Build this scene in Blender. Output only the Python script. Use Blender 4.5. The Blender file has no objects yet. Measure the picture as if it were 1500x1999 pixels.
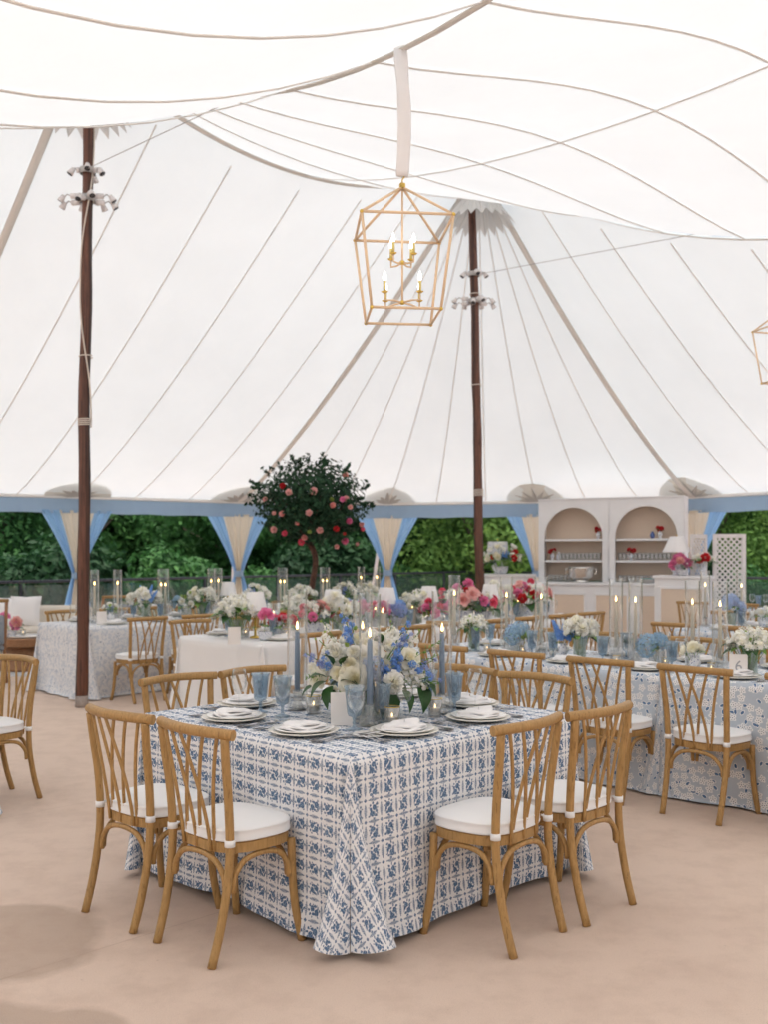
import bpy, math, random
from mathutils import Vector, Matrix, noise
random.seed(7)
S = bpy.context.scene
COL = S.collection
rad = math.radians
PI = math.pi

# ------------------------------------------------------------------ camera, sky, sun, exposure
F, HZ, H = 1944.0, 1083.0, 1.54          # focal length in photo pixels, horizon row, eye height
cam_d = bpy.data.cameras.new('camera'); cam = bpy.data.objects.new('camera', cam_d); COL.objects.link(cam)
cam.location = (0, 0, H); cam.rotation_euler = (PI / 2, 0, 0)
cam_d.sensor_fit = 'VERTICAL'; cam_d.sensor_height = 36; cam_d.lens = 36 * F / 1999
cam_d.shift_y = (HZ - 999.5) / 1999
cam_d.clip_start = .05; cam_d.clip_end = 600
cam_d.dof.use_dof = True; cam_d.dof.focus_distance = 4.5; cam_d.dof.aperture_fstop = 3.0
S.camera = cam

SUN_EL, SUN_ROT = rad(80), rad(200)
w = bpy.data.worlds.new('World'); S.world = w; w.use_nodes = True
nt = w.node_tree; nt.nodes.clear()
sky = nt.nodes.new('ShaderNodeTexSky'); sky.sky_type = 'NISHITA'; sky.sun_disc = False
sky.sun_elevation = SUN_EL; sky.sun_rotation = SUN_ROT
sky.air_density = 1.0; sky.dust_density = 7.0; sky.ozone_density = 1.0
bg = nt.nodes.new('ShaderNodeBackground'); bg.inputs[1].default_value = .15
ow = nt.nodes.new('ShaderNodeOutputWorld')
nt.links.new(sky.outputs[0], bg.inputs[0]); nt.links.new(bg.outputs[0], ow.inputs[0])
sd = bpy.data.lights.new('sun', 'SUN'); sd.energy = .8; sd.angle = rad(30); sd.color = (1, .985, .965)
so = bpy.data.objects.new('sun', sd); COL.objects.link(so)
# sky sun_rotation is clockwise from +Y seen from above
sdir = Vector((math.sin(SUN_ROT) * math.cos(SUN_EL), math.cos(SUN_ROT) * math.cos(SUN_EL), math.sin(SUN_EL)))
so.rotation_euler = sdir.to_track_quat('Z', 'Y').to_euler()
S.view_settings.view_transform = 'Standard'; S.view_settings.look = 'None'
S.view_settings.gamma = 1; S.view_settings.use_curve_mapping = False
S.view_settings.exposure = 1.36
S.cycles.use_denoising = True
S.cycles.max_bounces = 9; S.cycles.diffuse_bounces = 6; S.cycles.glossy_bounces = 3
S.cycles.transmission_bounces = 8; S.cycles.transparent_max_bounces = 28
S.cycles.caustics_reflective = False; S.cycles.caustics_refractive = False
S.cycles.sample_clamp_indirect = 6

# ------------------------------------------------------------------ node helpers
class X:
    """one scalar in a node tree, with arithmetic"""
    def __init__(s, t, v): s.t, s.v = t, v
    def _m(s, op, *o):
        n = s.t.nodes.new('ShaderNodeMath'); n.operation = op
        for i, a in enumerate((s,) + o):
            a = a.v if isinstance(a, X) else a
            if isinstance(a, (int, float)): n.inputs[i].default_value = a
            else: s.t.links.new(a, n.inputs[i])
        return X(s.t, n.outputs[0])
    def __add__(s, o): return s._m('ADD', o)
    def __sub__(s, o): return s._m('SUBTRACT', o)
    def __mul__(s, o): return s._m('MULTIPLY', o)
    def __truediv__(s, o): return s._m('DIVIDE', o)
    __radd__ = __add__; __rmul__ = __mul__
    def lt(s, o): return s._m('LESS_THAN', o)
    def gt(s, o): return s._m('GREATER_THAN', o)
    def mn(s, o): return s._m('MINIMUM', o)
    def mx(s, o): return s._m('MAXIMUM', o)
    def ab(s): return s._m('ABSOLUTE')
    def fr(s): return s._m('FRACT')
    def fl(s): return s._m('FLOOR')
    def sq(s): return s._m('SQRT')
    def cs(s): return s._m('COSINE')
    def sn(s): return s._m('SINE')
    def at(s, o): return s._m('ARCTAN2', o)

def new_mat(name):
    m = bpy.data.materials.new(name); m.use_nodes = True
    t = m.node_tree; b = t.nodes['Principled BSDF']
    return m, t, b
def N(t, typ, **k):
    n = t.nodes.new(typ)
    for a, v in k.items():
        if a in n.inputs.keys() if hasattr(n.inputs, 'keys') else False: n.inputs[a].default_value = v
        else: setattr(n, a, v)
    return n
def mixc(t, fac, a, b):
    n = t.nodes.new('ShaderNodeMix'); n.data_type = 'RGBA'
    for i, v in ((0, fac), (6, a), (7, b)):
        if isinstance(v, X): v = v.v
        if isinstance(v, (tuple, list)): n.inputs[i].default_value = tuple(v) + ((1,) if len(v) == 3 else ())
        elif isinstance(v, (int, float)): n.inputs[i].default_value = v
        else: t.links.new(v, n.inputs[i])
    return n.outputs[2]
def noise_tex(t, scale=5, detail=3, rough=.5, vec=None, coord='Object', mscale=None):
    if vec is None:
        tc = t.nodes.new('ShaderNodeTexCoord'); vec = tc.outputs[coord]
    if mscale:
        mp = t.nodes.new('ShaderNodeMapping'); mp.inputs['Scale'].default_value = mscale
        t.links.new(vec, mp.inputs[0]); vec = mp.outputs[0]
    n = t.nodes.new('ShaderNodeTexNoise'); n.inputs['Scale'].default_value = scale
    n.inputs['Detail'].default_value = detail; n.inputs['Roughness'].default_value = rough
    t.links.new(vec, n.inputs['Vector'])
    return n.outputs[0]
def ramp(t, fac, stops):
    r = t.nodes.new('ShaderNodeValToRGB'); t.links.new(fac, r.inputs[0])
    e = r.color_ramp.elements
    while len(e) < len(stops): e.new(.5)
    for el, (p, c) in zip(e, stops): el.position = p; el.color = tuple(c) + (1,)
    return r.outputs[0]
def bump(t, b, h, strength=.3, dist=.01):
    n = t.nodes.new('ShaderNodeBump'); n.inputs['Strength'].default_value = strength; n.inputs['Distance'].default_value = dist
    t.links.new(h, n.inputs['Height']); t.links.new(n.outputs[0], b.inputs['Normal'])
def plain(name, c, rough=.6, vary=.12, scale=14, metal=0, spec=.4, sheen=0, bumpy=0, sss=0):
    """base colour with a little mottling"""
    m, t, b = new_mat(name)
    f = noise_tex(t, scale, 4, .6)
    lo = tuple(max(0, x * (1 - vary)) for x in c); hi = tuple(min(1, x * (1 + vary)) for x in c)
    t.links.new(ramp(t, f, [(.3, lo), (.7, hi)]), b.inputs['Base Color'])
    b.inputs['Roughness'].default_value = rough; b.inputs['Metallic'].default_value = metal
    b.inputs['Specular IOR Level'].default_value = spec
    if bumpy: bump(t, b, noise_tex(t, scale * 6, 4, .6), bumpy, .004)
    return m

M = {}
# chair wood: honey coloured with a fine grain
def wood(name, a, b_, grain=(22, 22, 3), rough=.45, dark=(.12, .05, .02), streak=.0):
    m, t, b = new_mat(name)
    tc = t.nodes.new('ShaderNodeTexCoord'); oi = t.nodes.new('ShaderNodeObjectInfo'); va = t.nodes.new('ShaderNodeVectorMath'); va.operation = 'ADD'
    cr = t.nodes.new('ShaderNodeCombineXYZ'); t.links.new((X(t, oi.outputs['Random']) * 37).v, cr.inputs[0]); t.links.new((X(t, oi.outputs['Random']) * 91).v, cr.inputs[2])
    t.links.new(tc.outputs['Object'], va.inputs[0]); t.links.new(cr.outputs[0], va.inputs[1]); vc = va.outputs[0]
    f = noise_tex(t, 5, 5, .65, vec=vc, mscale=grain)
    f2 = noise_tex(t, 26, 3, .6, vec=vc, mscale=(grain[0] / 5, grain[1] / 5, grain[2] / 5))
    c = ramp(t, f, [(.28, a), (.68, b_)])
    c = mixc(t, X(t, oi.outputs['Random']) * .35, c, tuple(x * .72 for x in b_)); c2 = mixc(t, X(t, f2).gt(.62) * .5, c, dark if streak else tuple(x * .5 for x in a))
    if streak:
        f3 = noise_tex(t, 2.4, 3, .6, vec=vc, mscale=(grain[0] / 2.2, grain[1] / 2.2, grain[2] / 9))
        c2 = mixc(t, X(t, ramp(t, f3, [(.5, (0, 0, 0)), (.6, (1, 1, 1))])) * streak, c2, dark)
    t.links.new(c2, b.inputs['Base Color']); b.inputs['Roughness'].default_value = rough
    b.inputs['Specular IOR Level'].default_value = .35
    bump(t, b, f, .25, .002)
    return m
M['oak'] = wood('honey_oak', (.31, .175, .058), (.50, .30, .115))
M['pole'] = wood('pole_wood', (.07, .028, .018), (.17, .072, .045), (9, 9, .6), .4, (.018, .009, .007), .85)
M['walnut'] = wood('table_wood', (.24, .11, .05), (.38, .20, .10), (3, 14, 14))
M['trunk'] = plain('rose_trunk', (.09, .04, .025), .8, .4, 20, bumpy=.5)
M['bark'] = plain('tree_bark', (.11, .085, .065), .9, .4, 6, bumpy=.6)

def cloth_mat(name, c, weave=.15):
    m, t, b = new_mat(name)
    f = noise_tex(t, 3, 3, .5)
    t.links.new(ramp(t, f, [(.3, tuple(x * .95 for x in c)), (.7, c)]), b.inputs['Base Color'])
    b.inputs['Roughness'].default_value = .85; b.inputs['Specular IOR Level'].default_value = .15
    b.inputs['Sheen Weight'].default_value = .1
    bump(t, b, noise_tex(t, 420, 2, .5), weave, .001)
    return m
M['white_cloth'] = cloth_mat('white_linen', (.80, .79, .785))
M['cushion'] = cloth_mat('cushion_cotton', (.86, .86, .86))
M['napkin'] = cloth_mat('napkin_linen', (.82, .81, .81))
M['ivory'] = cloth_mat('ivory_upholstery', (.72, .66, .57))
M['grey_cloth'] = cloth_mat('grey_upholstery', (.30, .33, .37))
M['rope'] = cloth_mat('cotton_rope', (.62, .55, .48))

# tent fabric: white sailcloth that lets daylight through
def sail(name, c, trans=.5, weave=True):
    m = bpy.data.materials.new(name); m.use_nodes = True; t = m.node_tree; t.nodes.clear()
    f = noise_tex(t, .8, 4, .55)
    c2 = ramp(t, f, [(.25, tuple(x * .94 for x in c)), (.75, c)])
    d = t.nodes.new('ShaderNodeBsdfDiffuse'); tr = t.nodes.new('ShaderNodeBsdfTranslucent')
    mx = t.nodes.new('ShaderNodeMixShader'); mx.inputs[0].default_value = trans
    o = t.nodes.new('ShaderNodeOutputMaterial')
    for n in (d, tr): t.links.new(c2, n.inputs[0])
    bn = t.nodes.new('ShaderNodeBump'); bn.inputs['Strength'].default_value = .25; bn.inputs['Distance'].default_value = .03
    t.links.new(noise_tex(t, 2.2, 4, .6), bn.inputs['Height'])
    for n in (d, tr): t.links.new(bn.outputs[0], n.inputs['Normal'])
    t.links.new(d.outputs[0], mx.inputs[1]); t.links.new(tr.outputs[0], mx.inputs[2]); t.links.new(mx.outputs[0], o.inputs[0])
    return m
M['sail'] = sail('sailcloth', (.892, .955, .965), .20)
M['seam'] = sail('seam_webbing', (.97, .96, .935), .22)
M['band'] = sail('ridge_band', (.86, .83, .78), .08)
M['medal'] = sail('medallion_cloth', (.74, .73, .67), .12)
M['star'] = sail('star_cloth', (.55, .54, .51), .1)
M['collar'] = sail('collar_cloth', (.74, .73, .71), .38)
M['curtain_blue'] = sail('blue_curtain', (.33, .55, .80), .38)
M['valance'] = sail('blue_valance', (.34, .47, .62), .15)
M['curtain_cream'] = sail('cream_curtain', (.80, .73, .60), .3)
M['shade'] = sail('lampshade_cloth', (.96, .955, .95), .22)

M['metal_white'] = plain('white_paint', (.72, .69, .68), .4, .05)
M['bar_white'] = plain('bar_paint', (.80, .80, .81), .45, .03, 3)
M['cane'] = plain('cane_panel', (.72, .59, .475), .7, .06, 90)
M['rail_black'] = plain('black_rail', (.015, .018, .024), .4, .1)
M['grey_metal'] = plain('grey_metal', (.45, .44, .43), .4, .1, 20)
M['lens'] = plain('lamp_lens', (.05, .05, .055), .2, .1, 20)
M['silver'] = plain('silver', (.75, .73, .70), .18, .05, 20, metal=1)
M['steel'] = plain('flatware_steel', (.50, .50, .52), .22, .08, 30, metal=1)
M['lantern'] = plain('lantern_gold', (.78, .58, .38), .45, .06, 20)
M['brass'] = plain('brass', (.75, .52, .12), .35, .08, 20, metal=.6)
M['sleeve'] = plain('candle_sleeve', (.72, .60, .22), .5, .05)
M['wax'] = plain('ivory_wax', (.80, .74, .62), .5, .03)
M['wax_blue'] = plain('blue_wax', (.26, .36, .50), .45, .04)
M['wick'] = plain('wick', (.02, .02, .02), .9)
M['china'] = plain('china', (.80, .78, .71), .18, .02, 6, spec=.6)
M['china_white'] = plain('white_china', (.82, .81, .79), .2, .02, 6, spec=.6)
M['card'] = plain('card_paper', (.80, .77, .74), .8, .02)
M['ink'] = plain('grey_ink', (.35, .36, .38), .8, .05)
M['concrete'] = plain('rag_concrete', (.36, .31, .28), .9, .3, 12)
M['teal'] = plain('teal_glaze', (.15, .45, .45), .3)
M['stem'] = plain('stem_green', (.13, .25, .06), .6, .2)
M['leaf'] = plain('glossy_leaf', (.028, .085, .022), .42, .35, 30)
M['leaf_light'] = plain('light_leaf', (.16, .30, .06), .5, .3, 30)
M['rose_leaf'] = plain('rose_tree_leaf', (.016, .052, .022), .6, .5, 9, spec=.2)
M['pot'] = plain('planter', (.5, .46, .42), .8)
M['rug'] = plain('rug', (.55, .55, .56), .95, .25, 5)

def petals(name, c, c2=None, sc=30, c3=None, heart=False):
    m, t, b = new_mat(name)
    g = t.nodes.new('ShaderNodeNewGeometry'); c2 = c2 or tuple(x * .80 for x in c)
    c3 = c3 or tuple(x * .88 + .03 for x in c2)
    f = noise_tex(t, sc, 2, .5)
    col = ramp(t, f, [(.3, c2), (.65, c)])
    col = mixc(t, (X(t, g.outputs['Random Per Island']) * 1.1), col, ramp(t, g.outputs['Random Per Island'], [(.35, c3), (.6, c)]))
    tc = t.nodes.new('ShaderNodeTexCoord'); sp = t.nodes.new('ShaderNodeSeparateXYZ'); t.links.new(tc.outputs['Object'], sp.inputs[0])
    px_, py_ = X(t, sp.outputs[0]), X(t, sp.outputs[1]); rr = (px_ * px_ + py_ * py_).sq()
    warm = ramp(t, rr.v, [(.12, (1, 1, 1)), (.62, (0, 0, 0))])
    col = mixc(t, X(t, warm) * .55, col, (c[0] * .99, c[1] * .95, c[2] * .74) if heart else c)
    t.links.new(col, b.inputs['Base Color'])
    b.inputs['Roughness'].default_value = .6; b.inputs['Specular IOR Level'].default_value = .2
    tl = t.nodes.new('ShaderNodeBsdfTranslucent'); t.links.new(col, tl.inputs[0]); mx = t.nodes.new('ShaderNodeMixShader'); mx.inputs[0].default_value = .36
    o = t.nodes['Material Output']; t.links.new(b.outputs[0], mx.inputs[1]); t.links.new(tl.outputs[0], mx.inputs[2]); t.links.new(mx.outputs[0], o.inputs[0])
    return m
P = {
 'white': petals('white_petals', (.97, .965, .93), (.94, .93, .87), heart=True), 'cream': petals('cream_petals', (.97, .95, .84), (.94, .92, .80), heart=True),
 'pink': petals('pink_petals', (.90, .34, .56), (.84, .20, .42)), 'hot': petals('coral_petals', (.88, .17, .26), (.80, .09, .18)),
 'red': petals('red_petals', (.74, .05, .06), (.58, .02, .03)), 'blush': petals('blush_petals', (.92, .58, .54), (.86, .42, .40)),
 'blue': petals('blue_petals', (.19, .40, .80), (.30, .44, .76)), 'pale': petals('pale_blue_petals', (.44, .56, .82), (.60, .66, .78), 60, (.18, .28, .58)),
 'violet': petals('violet_blue_petals', (.36, .47, .78), (.46, .52, .78), 40, (.09, .12, .40)),
 'aqua': petals('aqua_petals', (.36, .56, .78), (.60, .70, .56), 60, (.10, .26, .48)),
 'green': petals('lime_buds', (.45, .58, .18)),
}
def ceramic(name):
    m, t, b = new_mat(name)
    v = t.nodes.new('ShaderNodeTexVoronoi'); v.inputs['Scale'].default_value = 75
    tc = t.nodes.new('ShaderNodeTexCoord'); t.links.new(tc.outputs['Object'], v.inputs[0])
    n = noise_tex(t, 40, 3, .6)
    f = X(t, v.outputs[0]).lt(.3) * X(t, n).gt(.45)
    t.links.new(mixc(t, f, (.74, .76, .80), (.05, .09, .30)), b.inputs['Base Color'])
    b.inputs['Roughness'].default_value = .15
    return m
M['ceramic'] = ceramic('blue_white_ceramic')
M['ceramic_blue'] = plain('blue_ceramic', (.08, .13, .33), .15, .3, 30)

def glass(name, tint=(.99, .992, .99), base=.025, edge=1.0, rough=.04, power=2.3, body=0, body_c=(1, 1, 1), edge_c=(.98, .98, .97)):
    """thin glass: clear to look through, reflecting more at grazing angles; body adds a frosted share"""
    m = bpy.data.materials.new(name); m.use_nodes = True; t = m.node_tree; t.nodes.clear()
    tr = t.nodes.new('ShaderNodeBsdfTransparent'); tr.inputs[0].default_value = (*tint, 1)
    gl = t.nodes.new('ShaderNodeBsdfGlossy'); gl.inputs['Roughness'].default_value = rough; gl.inputs[0].default_value = (*edge_c, 1)
    lw = t.nodes.new('ShaderNodeLayerWeight'); lw.inputs[0].default_value = .5
    fac = X(t, lw.outputs['Facing'])._m('POWER', power) * (edge - base) + base
    mx = t.nodes.new('ShaderNodeMixShader'); t.links.new(fac.v, mx.inputs[0])
    t.links.new(tr.outputs[0], mx.inputs[1]); t.links.new(gl.outputs[0], mx.inputs[2])
    out = mx
    if body:
        d = t.nodes.new('ShaderNodeBsdfDiffuse'); d.inputs[0].default_value = (*body_c, 1)
        tl = t.nodes.new('ShaderNodeBsdfTranslucent'); tl.inputs[0].default_value = (*body_c, 1)
        m1 = t.nodes.new('ShaderNodeMixShader'); t.links.new(d.outputs[0], m1.inputs[1]); t.links.new(tl.outputs[0], m1.inputs[2])
        m2 = t.nodes.new('ShaderNodeMixShader'); m2.inputs[0].default_value = body
        t.links.new(mx.outputs[0], m2.inputs[1]); t.links.new(m1.outputs[0], m2.inputs[2]); out = m2
    o = t.nodes.new('ShaderNodeOutputMaterial'); t.links.new(out.outputs[0], o.inputs[0])
    return m
M['glass'] = glass('clear_glass')
M['crystal'] = glass('pressed_crystal', base=.16, edge=.8, rough=.08, power=1.6, body=.12, body_c=(.8, .82, .83))
M['blue_glass'] = glass('smoky_blue_glass', (.74, .83, .90), .07, .6, .08, 2.0, .22, (.55, .68, .78))
M['ice'] = glass('ice', (.9, .93, .95), .12, .5, .1, 2, .35, (.85, .88, .9))
M['rail_glass'] = glass('rail_glass', (.72, .80, .76), .10, .6, .05, 3, .10, (.20, .30, .24))
M['vase_glass'] = glass('vase_glass', (.88, .93, .90), .1, .7, .05, 2, .12, (.6, .66, .6))

def emit(name, c, s):
    m = bpy.data.materials.new(name); m.use_nodes = True; t = m.node_tree; t.nodes.clear()
    e = t.nodes.new('ShaderNodeEmission'); e.inputs[0].default_value = (*c, 1); e.inputs[1].default_value = s
    o = t.nodes.new('ShaderNodeOutputMaterial'); t.links.new(e.outputs[0], o.inputs[0]); return m
M['flame'] = emit('flame', (1, .62, .22), 5)
M['bulb'] = emit('bulb_glow', (1, .93, .82), 4)

def uv_xy(t):
    tc = t.nodes.new('ShaderNodeTexCoord'); sp = t.nodes.new('ShaderNodeSeparateXYZ')
    t.links.new(tc.outputs['UV'], sp.inputs[0]); return X(t, sp.outputs[0]), X(t, sp.outputs[1]), tc.outputs['UV']
def block_print():
    """blue block print: rose sprig squares framed by fern sprigs and little crosses (flat print)"""
    m, t, b = new_mat('block_print_cloth')
    u, v, uv = uv_xy(t)
    nz = t.nodes.new('ShaderNodeTexNoise'); nz.inputs['Scale'].default_value = 95; nz.inputs['Detail'].default_value = 2
    t.links.new(uv, nz.inputs['Vector'])
    sp = t.nodes.new('ShaderNodeSeparateColor'); t.links.new(nz.outputs['Color'], sp.inputs[0])
    c = .084
    U = u / c; V = v / c
    iu = U.fl(); iv = V.fl()
    par = ((iu + iv) * .5).fr() * 4 - 1          # -1 or 1
    fx = (U.fr() - .5); fy = V.fr() - .5
    wx = (X(t, sp.outputs[0]) - .5) * .15; wy = (X(t, sp.outputs[1]) - .5) * .15
    x = (fx * par + wx) * .75; y = (fy + wy) * .79
    d = None
    for (cx, cy, r, sx, sy) in ((-.05, .10, .105, 1, 1), (.06, -.12, .12, 1, 1), (.13, .04, .055, 1, 1.5), (-.14, -.03, .05, 1, 1.6),
                        (.14, .20, .045, 1, 1), (-.16, .22, .045, 1.3, 1), (.02, .27, .035, 1, 1.6), (-.10, -.20, .05, 1.4, 1),
                        (.21, -.20, .04, 1, 1), (-.02, -.29, .035, 1.6, 1), (.22, .11, .028, 1, 1), (-.20, .08, .03, 1, 1), (-.18, -.13, .03, 1, 1)):
        dx = (x - cx) / sx; dy = (y - cy) / sy
        q = (dx * dx + dy * dy).sq() - r
        d = q if d is None else d.mn(q)
    flower = d.lt(0)
    vein = X(t, noise_tex(t, 210, 2, .5, vec=uv)).gt(.565) * .85
    flower = flower * (X(t, nz.outputs[0]) * 0 + 1)
    x2 = (U + .5).fr() - .5; y2 = (V + .5).fr() - .5
    def fern(a, l, flip):
        wdt = (l * l * -8.5 + 1.0) * .088
        s = l * flip
        st = ((s * 11 + a.ab() * 13).fr()).lt(.62)
        return a.ab().lt(wdt) * st.mx(a.ab().lt(.012)) * l.ab().lt(.34)
    fv = fern(x2, fy, par); fh = fern(y2, fx, par)
    cross = (x2.ab().mn(y2.ab())).lt(.035) * (x2.ab().mx(y2.ab())).lt(.085)
    mask = flower.mx(fv).mx(fh).mx(cross)
    tone = noise_tex(t, 60, 3, .6, vec=uv)
    ink = ramp(t, tone, [(.3, (.036, .085, .18)), (.75, (.115, .205, .345))])
    ink = mixc(t, vein, ink, (.42, .50, .60))
    wv = noise_tex(t, 12, 3, .5, vec=uv)
    ground = ramp(t, wv, [(.3, (.76, .76, .77)), (.7, (.83, .83, .835))])
    t.links.new(mixc(t, mask, ground, ink), b.inputs['Base Color'])
    b.inputs['Roughness'].default_value = .85; b.inputs['Specular IOR Level'].default_value = .15
    bump(t, b, noise_tex(t, 900, 2, .5, vec=uv), .15, .001)
    return m
M['print'] = block_print()
def lace(name, ground, scale=.10, leafc=(.10, .19, .34), dens=1.22, soft=False):
    """cutwork lace: white blossoms with dark eyelets over a grey blue ground (flat print)"""
    m, t, b = new_mat(name)
    u, v, uv = uv_xy(t)
    def cell(sc, rnd, off):
        vo = t.nodes.new('ShaderNodeTexVoronoi'); vo.voronoi_dimensions = '2D'; vo.inputs['Scale'].default_value = 1 / sc
        vo.inputs['Randomness'].default_value = rnd
        mp = t.nodes.new('ShaderNodeMapping'); mp.inputs[1].default_value = (off, off * .7, 0)
        t.links.new(uv, mp.inputs[0]); t.links.new(mp.outputs[0], vo.inputs['Vector'])
        a = t.nodes.new('ShaderNodeSeparateXYZ'); t.links.new(vo.outputs['Position'], a.inputs[0])
        c2 = t.nodes.new('ShaderNodeSeparateXYZ'); t.links.new(mp.outputs[0], c2.inputs[0])
        rr = t.nodes.new('ShaderNodeSeparateColor'); t.links.new(vo.outputs['Color'], rr.inputs[0])
        return X(t, c2.outputs[0]) - X(t, a.outputs[0]), X(t, c2.outputs[1]) - X(t, a.outputs[1]), X(t, rr.outputs[0]), X(t, rr.outputs[1])
    def blossom(sc, rnd, off, keep):
        x, y, r0, r1 = cell(sc, rnd, off)
        r = (x * x + y * y).sq() / sc
        th = y.at(x) + r0 * 6.3
        R = (th * 5).cs() * .075 + .37
        on = r1.lt(keep)
        body = r.lt(R) * on; rim = r.lt(R + .05) * on
        eye = ((r - .22).ab().lt(.045) * ((th * 5).cs()).gt(.72)).mx(r.lt(.05)) * on
        return body, rim, eye
    b1, r1, e1 = blossom(scale * .62, .55, 0.0, .62 * dens)
    x, y, q0, q1 = cell(scale * .5, .8, 3.3)
    a = q0 * 6.3
    xx = x * a.cs() + y * a.sn(); yy = y * a.cs() - x * a.sn()
    el = ((xx / (scale * .15)) * (xx / (scale * .15)) + (yy / (scale * .085)) * (yy / (scale * .085)))
    on = q1.lt(.42 * dens)
    leaf = el.lt(1) * on; lrim = el.lt(2.0) * on
    blot = X(t, noise_tex(t, 6, 2, .5, vec=uv))
    gnd = mixc(t, blot, tuple(x * .9 for x in ground), tuple(min(1, x * 1.12) for x in ground))
    white = (.83, .83, .835)
    c = mixc(t, lrim, gnd, white); c = mixc(t, leaf, c, leafc)
    c = mixc(t, r1 * .8, c, (.66, .67, .69)); c = mixc(t, b1, c, white); c = mixc(t, e1, c, (.06, .08, .13))
    t.links.new(c, b.inputs['Base Color']); b.inputs['Roughness'].default_value = .85
    b.inputs['Specular IOR Level'].default_value = .15
    hh = t.nodes.new('ShaderNodeMath'); hh.operation = 'ADD'
    t.links.new(b1.v, hh.inputs[0]); t.links.new(lrim.v, hh.inputs[1]); bump(t, b, hh.outputs[0], .3, .002)
    return m
M['lace'] = lace('daisy_lace_cloth', (.50, .56, .63), .095)
def scatter_print():
    m, t, b = new_mat('pale_floral_cloth')
    u, v, uv = uv_xy(t)
    f1 = X(t, noise_tex(t, 26, 4, .7, vec=uv)); f2 = X(t, noise_tex(t, 9, 3, .6, vec=uv)); f3 = X(t, noise_tex(t, 60, 3, .6, vec=uv))
    px_ = ((u / .17).fr() - .5).ab().lt(.22) * ((v / .2).fr() - .5).ab().lt(.3)
    dark = f3.gt(.60) * px_ * f1.gt(.45)
    c = mixc(t, f1.gt(.52), (.74, .74, .745), (.56, .60, .66))
    c = mixc(t, f2.gt(.6) * .5, c, (.50, .55, .62)); c = mixc(t, dark, c, (.07, .11, .22))
    t.links.new(c, b.inputs['Base Color']); b.inputs['Roughness'].default_value = .9
    return m
M['pale_print'] = scatter_print()

def floor_mat():
    m, t, b = new_mat('pink_concrete')
    tc = t.nodes.new('ShaderNodeTexCoord'); o = tc.outputs['Object']
    f = noise_tex(t, .7, 5, .6, vec=o); g = noise_tex(t, 220, 3, .7, vec=o); k = noise_tex(t, 5, 5, .65, vec=o)
    c = ramp(t, f, [(.3, (.64, .50, .41)), (.7, (.715, .57, .47))])
    c = mixc(t, ramp(t, g, [(.45, (0, 0, 0)), (.75, (.42, .42, .42))]), c, (.36, .26, .205))
    c = mixc(t, ramp(t, k, [(.45, (0, 0, 0)), (.75, (.42, .42, .42))]), c, (.44, .32, .25))
    sk = noise_tex(t, 34, 3, .75, vec=o); c = mixc(t, ramp(t, sk, [(.68, (0, 0, 0)), (.74, (.5, .5, .5))]), c, (.25, .17, .13))
    sp = t.nodes.new('ShaderNodeSeparateXYZ'); t.links.new(o, sp.inputs[0])
    x, y = X(t, sp.outputs[0]), X(t, sp.outputs[1])
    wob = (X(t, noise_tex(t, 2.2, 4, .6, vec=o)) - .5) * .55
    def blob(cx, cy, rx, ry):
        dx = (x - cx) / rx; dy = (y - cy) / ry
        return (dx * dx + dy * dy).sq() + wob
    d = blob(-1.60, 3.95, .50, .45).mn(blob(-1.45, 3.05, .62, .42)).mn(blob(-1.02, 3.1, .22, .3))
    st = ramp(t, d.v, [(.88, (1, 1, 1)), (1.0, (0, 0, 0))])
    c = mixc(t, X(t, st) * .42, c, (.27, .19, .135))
    t.links.new(c, b.inputs['Base Color']); b.inputs['Roughness'].default_value = .8
    b.inputs['Specular IOR Level'].default_value = .3
    bump(t, b, g, .35, .003)
    return m
M['floor'] = floor_mat()
M['grass'] = plain('grass_ground', (.035, .065, .02), .95, .5, 2)
def foliage(name, a, b_, c):
    m, t, bs = new_mat(name)
    g = t.nodes.new('ShaderNodeNewGeometry')
    f = noise_tex(t, 1.3, 3, .6)
    col = ramp(t, f, [(.3, a), (.5, b_), (.72, c)])
    r = X(t, g.outputs['Random Per Island'])
    col = mixc(t, r * .6, col, b_)
    t.links.new(col, bs.inputs['Base Color']); bs.inputs['Roughness'].default_value = .6; bs.inputs['Specular IOR Level'].default_value = .2
    tl = t.nodes.new('ShaderNodeBsdfTranslucent'); t.links.new(col, tl.inputs[0])
    mx = t.nodes.new('ShaderNodeMixShader'); mx.inputs[0].default_value = .35
    o = t.nodes['Material Output']
    t.links.new(bs.outputs[0], mx.inputs[1]); t.links.new(tl.outputs[0], mx.inputs[2]); t.links.new(mx.outputs[0], o.inputs[0])
    return m
M['fol1'] = foliage('foliage_mid', (.024, .07, .024), (.042, .125, .034), (.08, .20, .045))
M['fol2'] = foliage('foliage_dark', (.010, .035, .016), (.020, .062, .022), (.035, .10, .025))
M['fol3'] = foliage('foliage_light', (.06, .13, .03), (.11, .22, .045), (.20, .33, .07))

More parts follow.
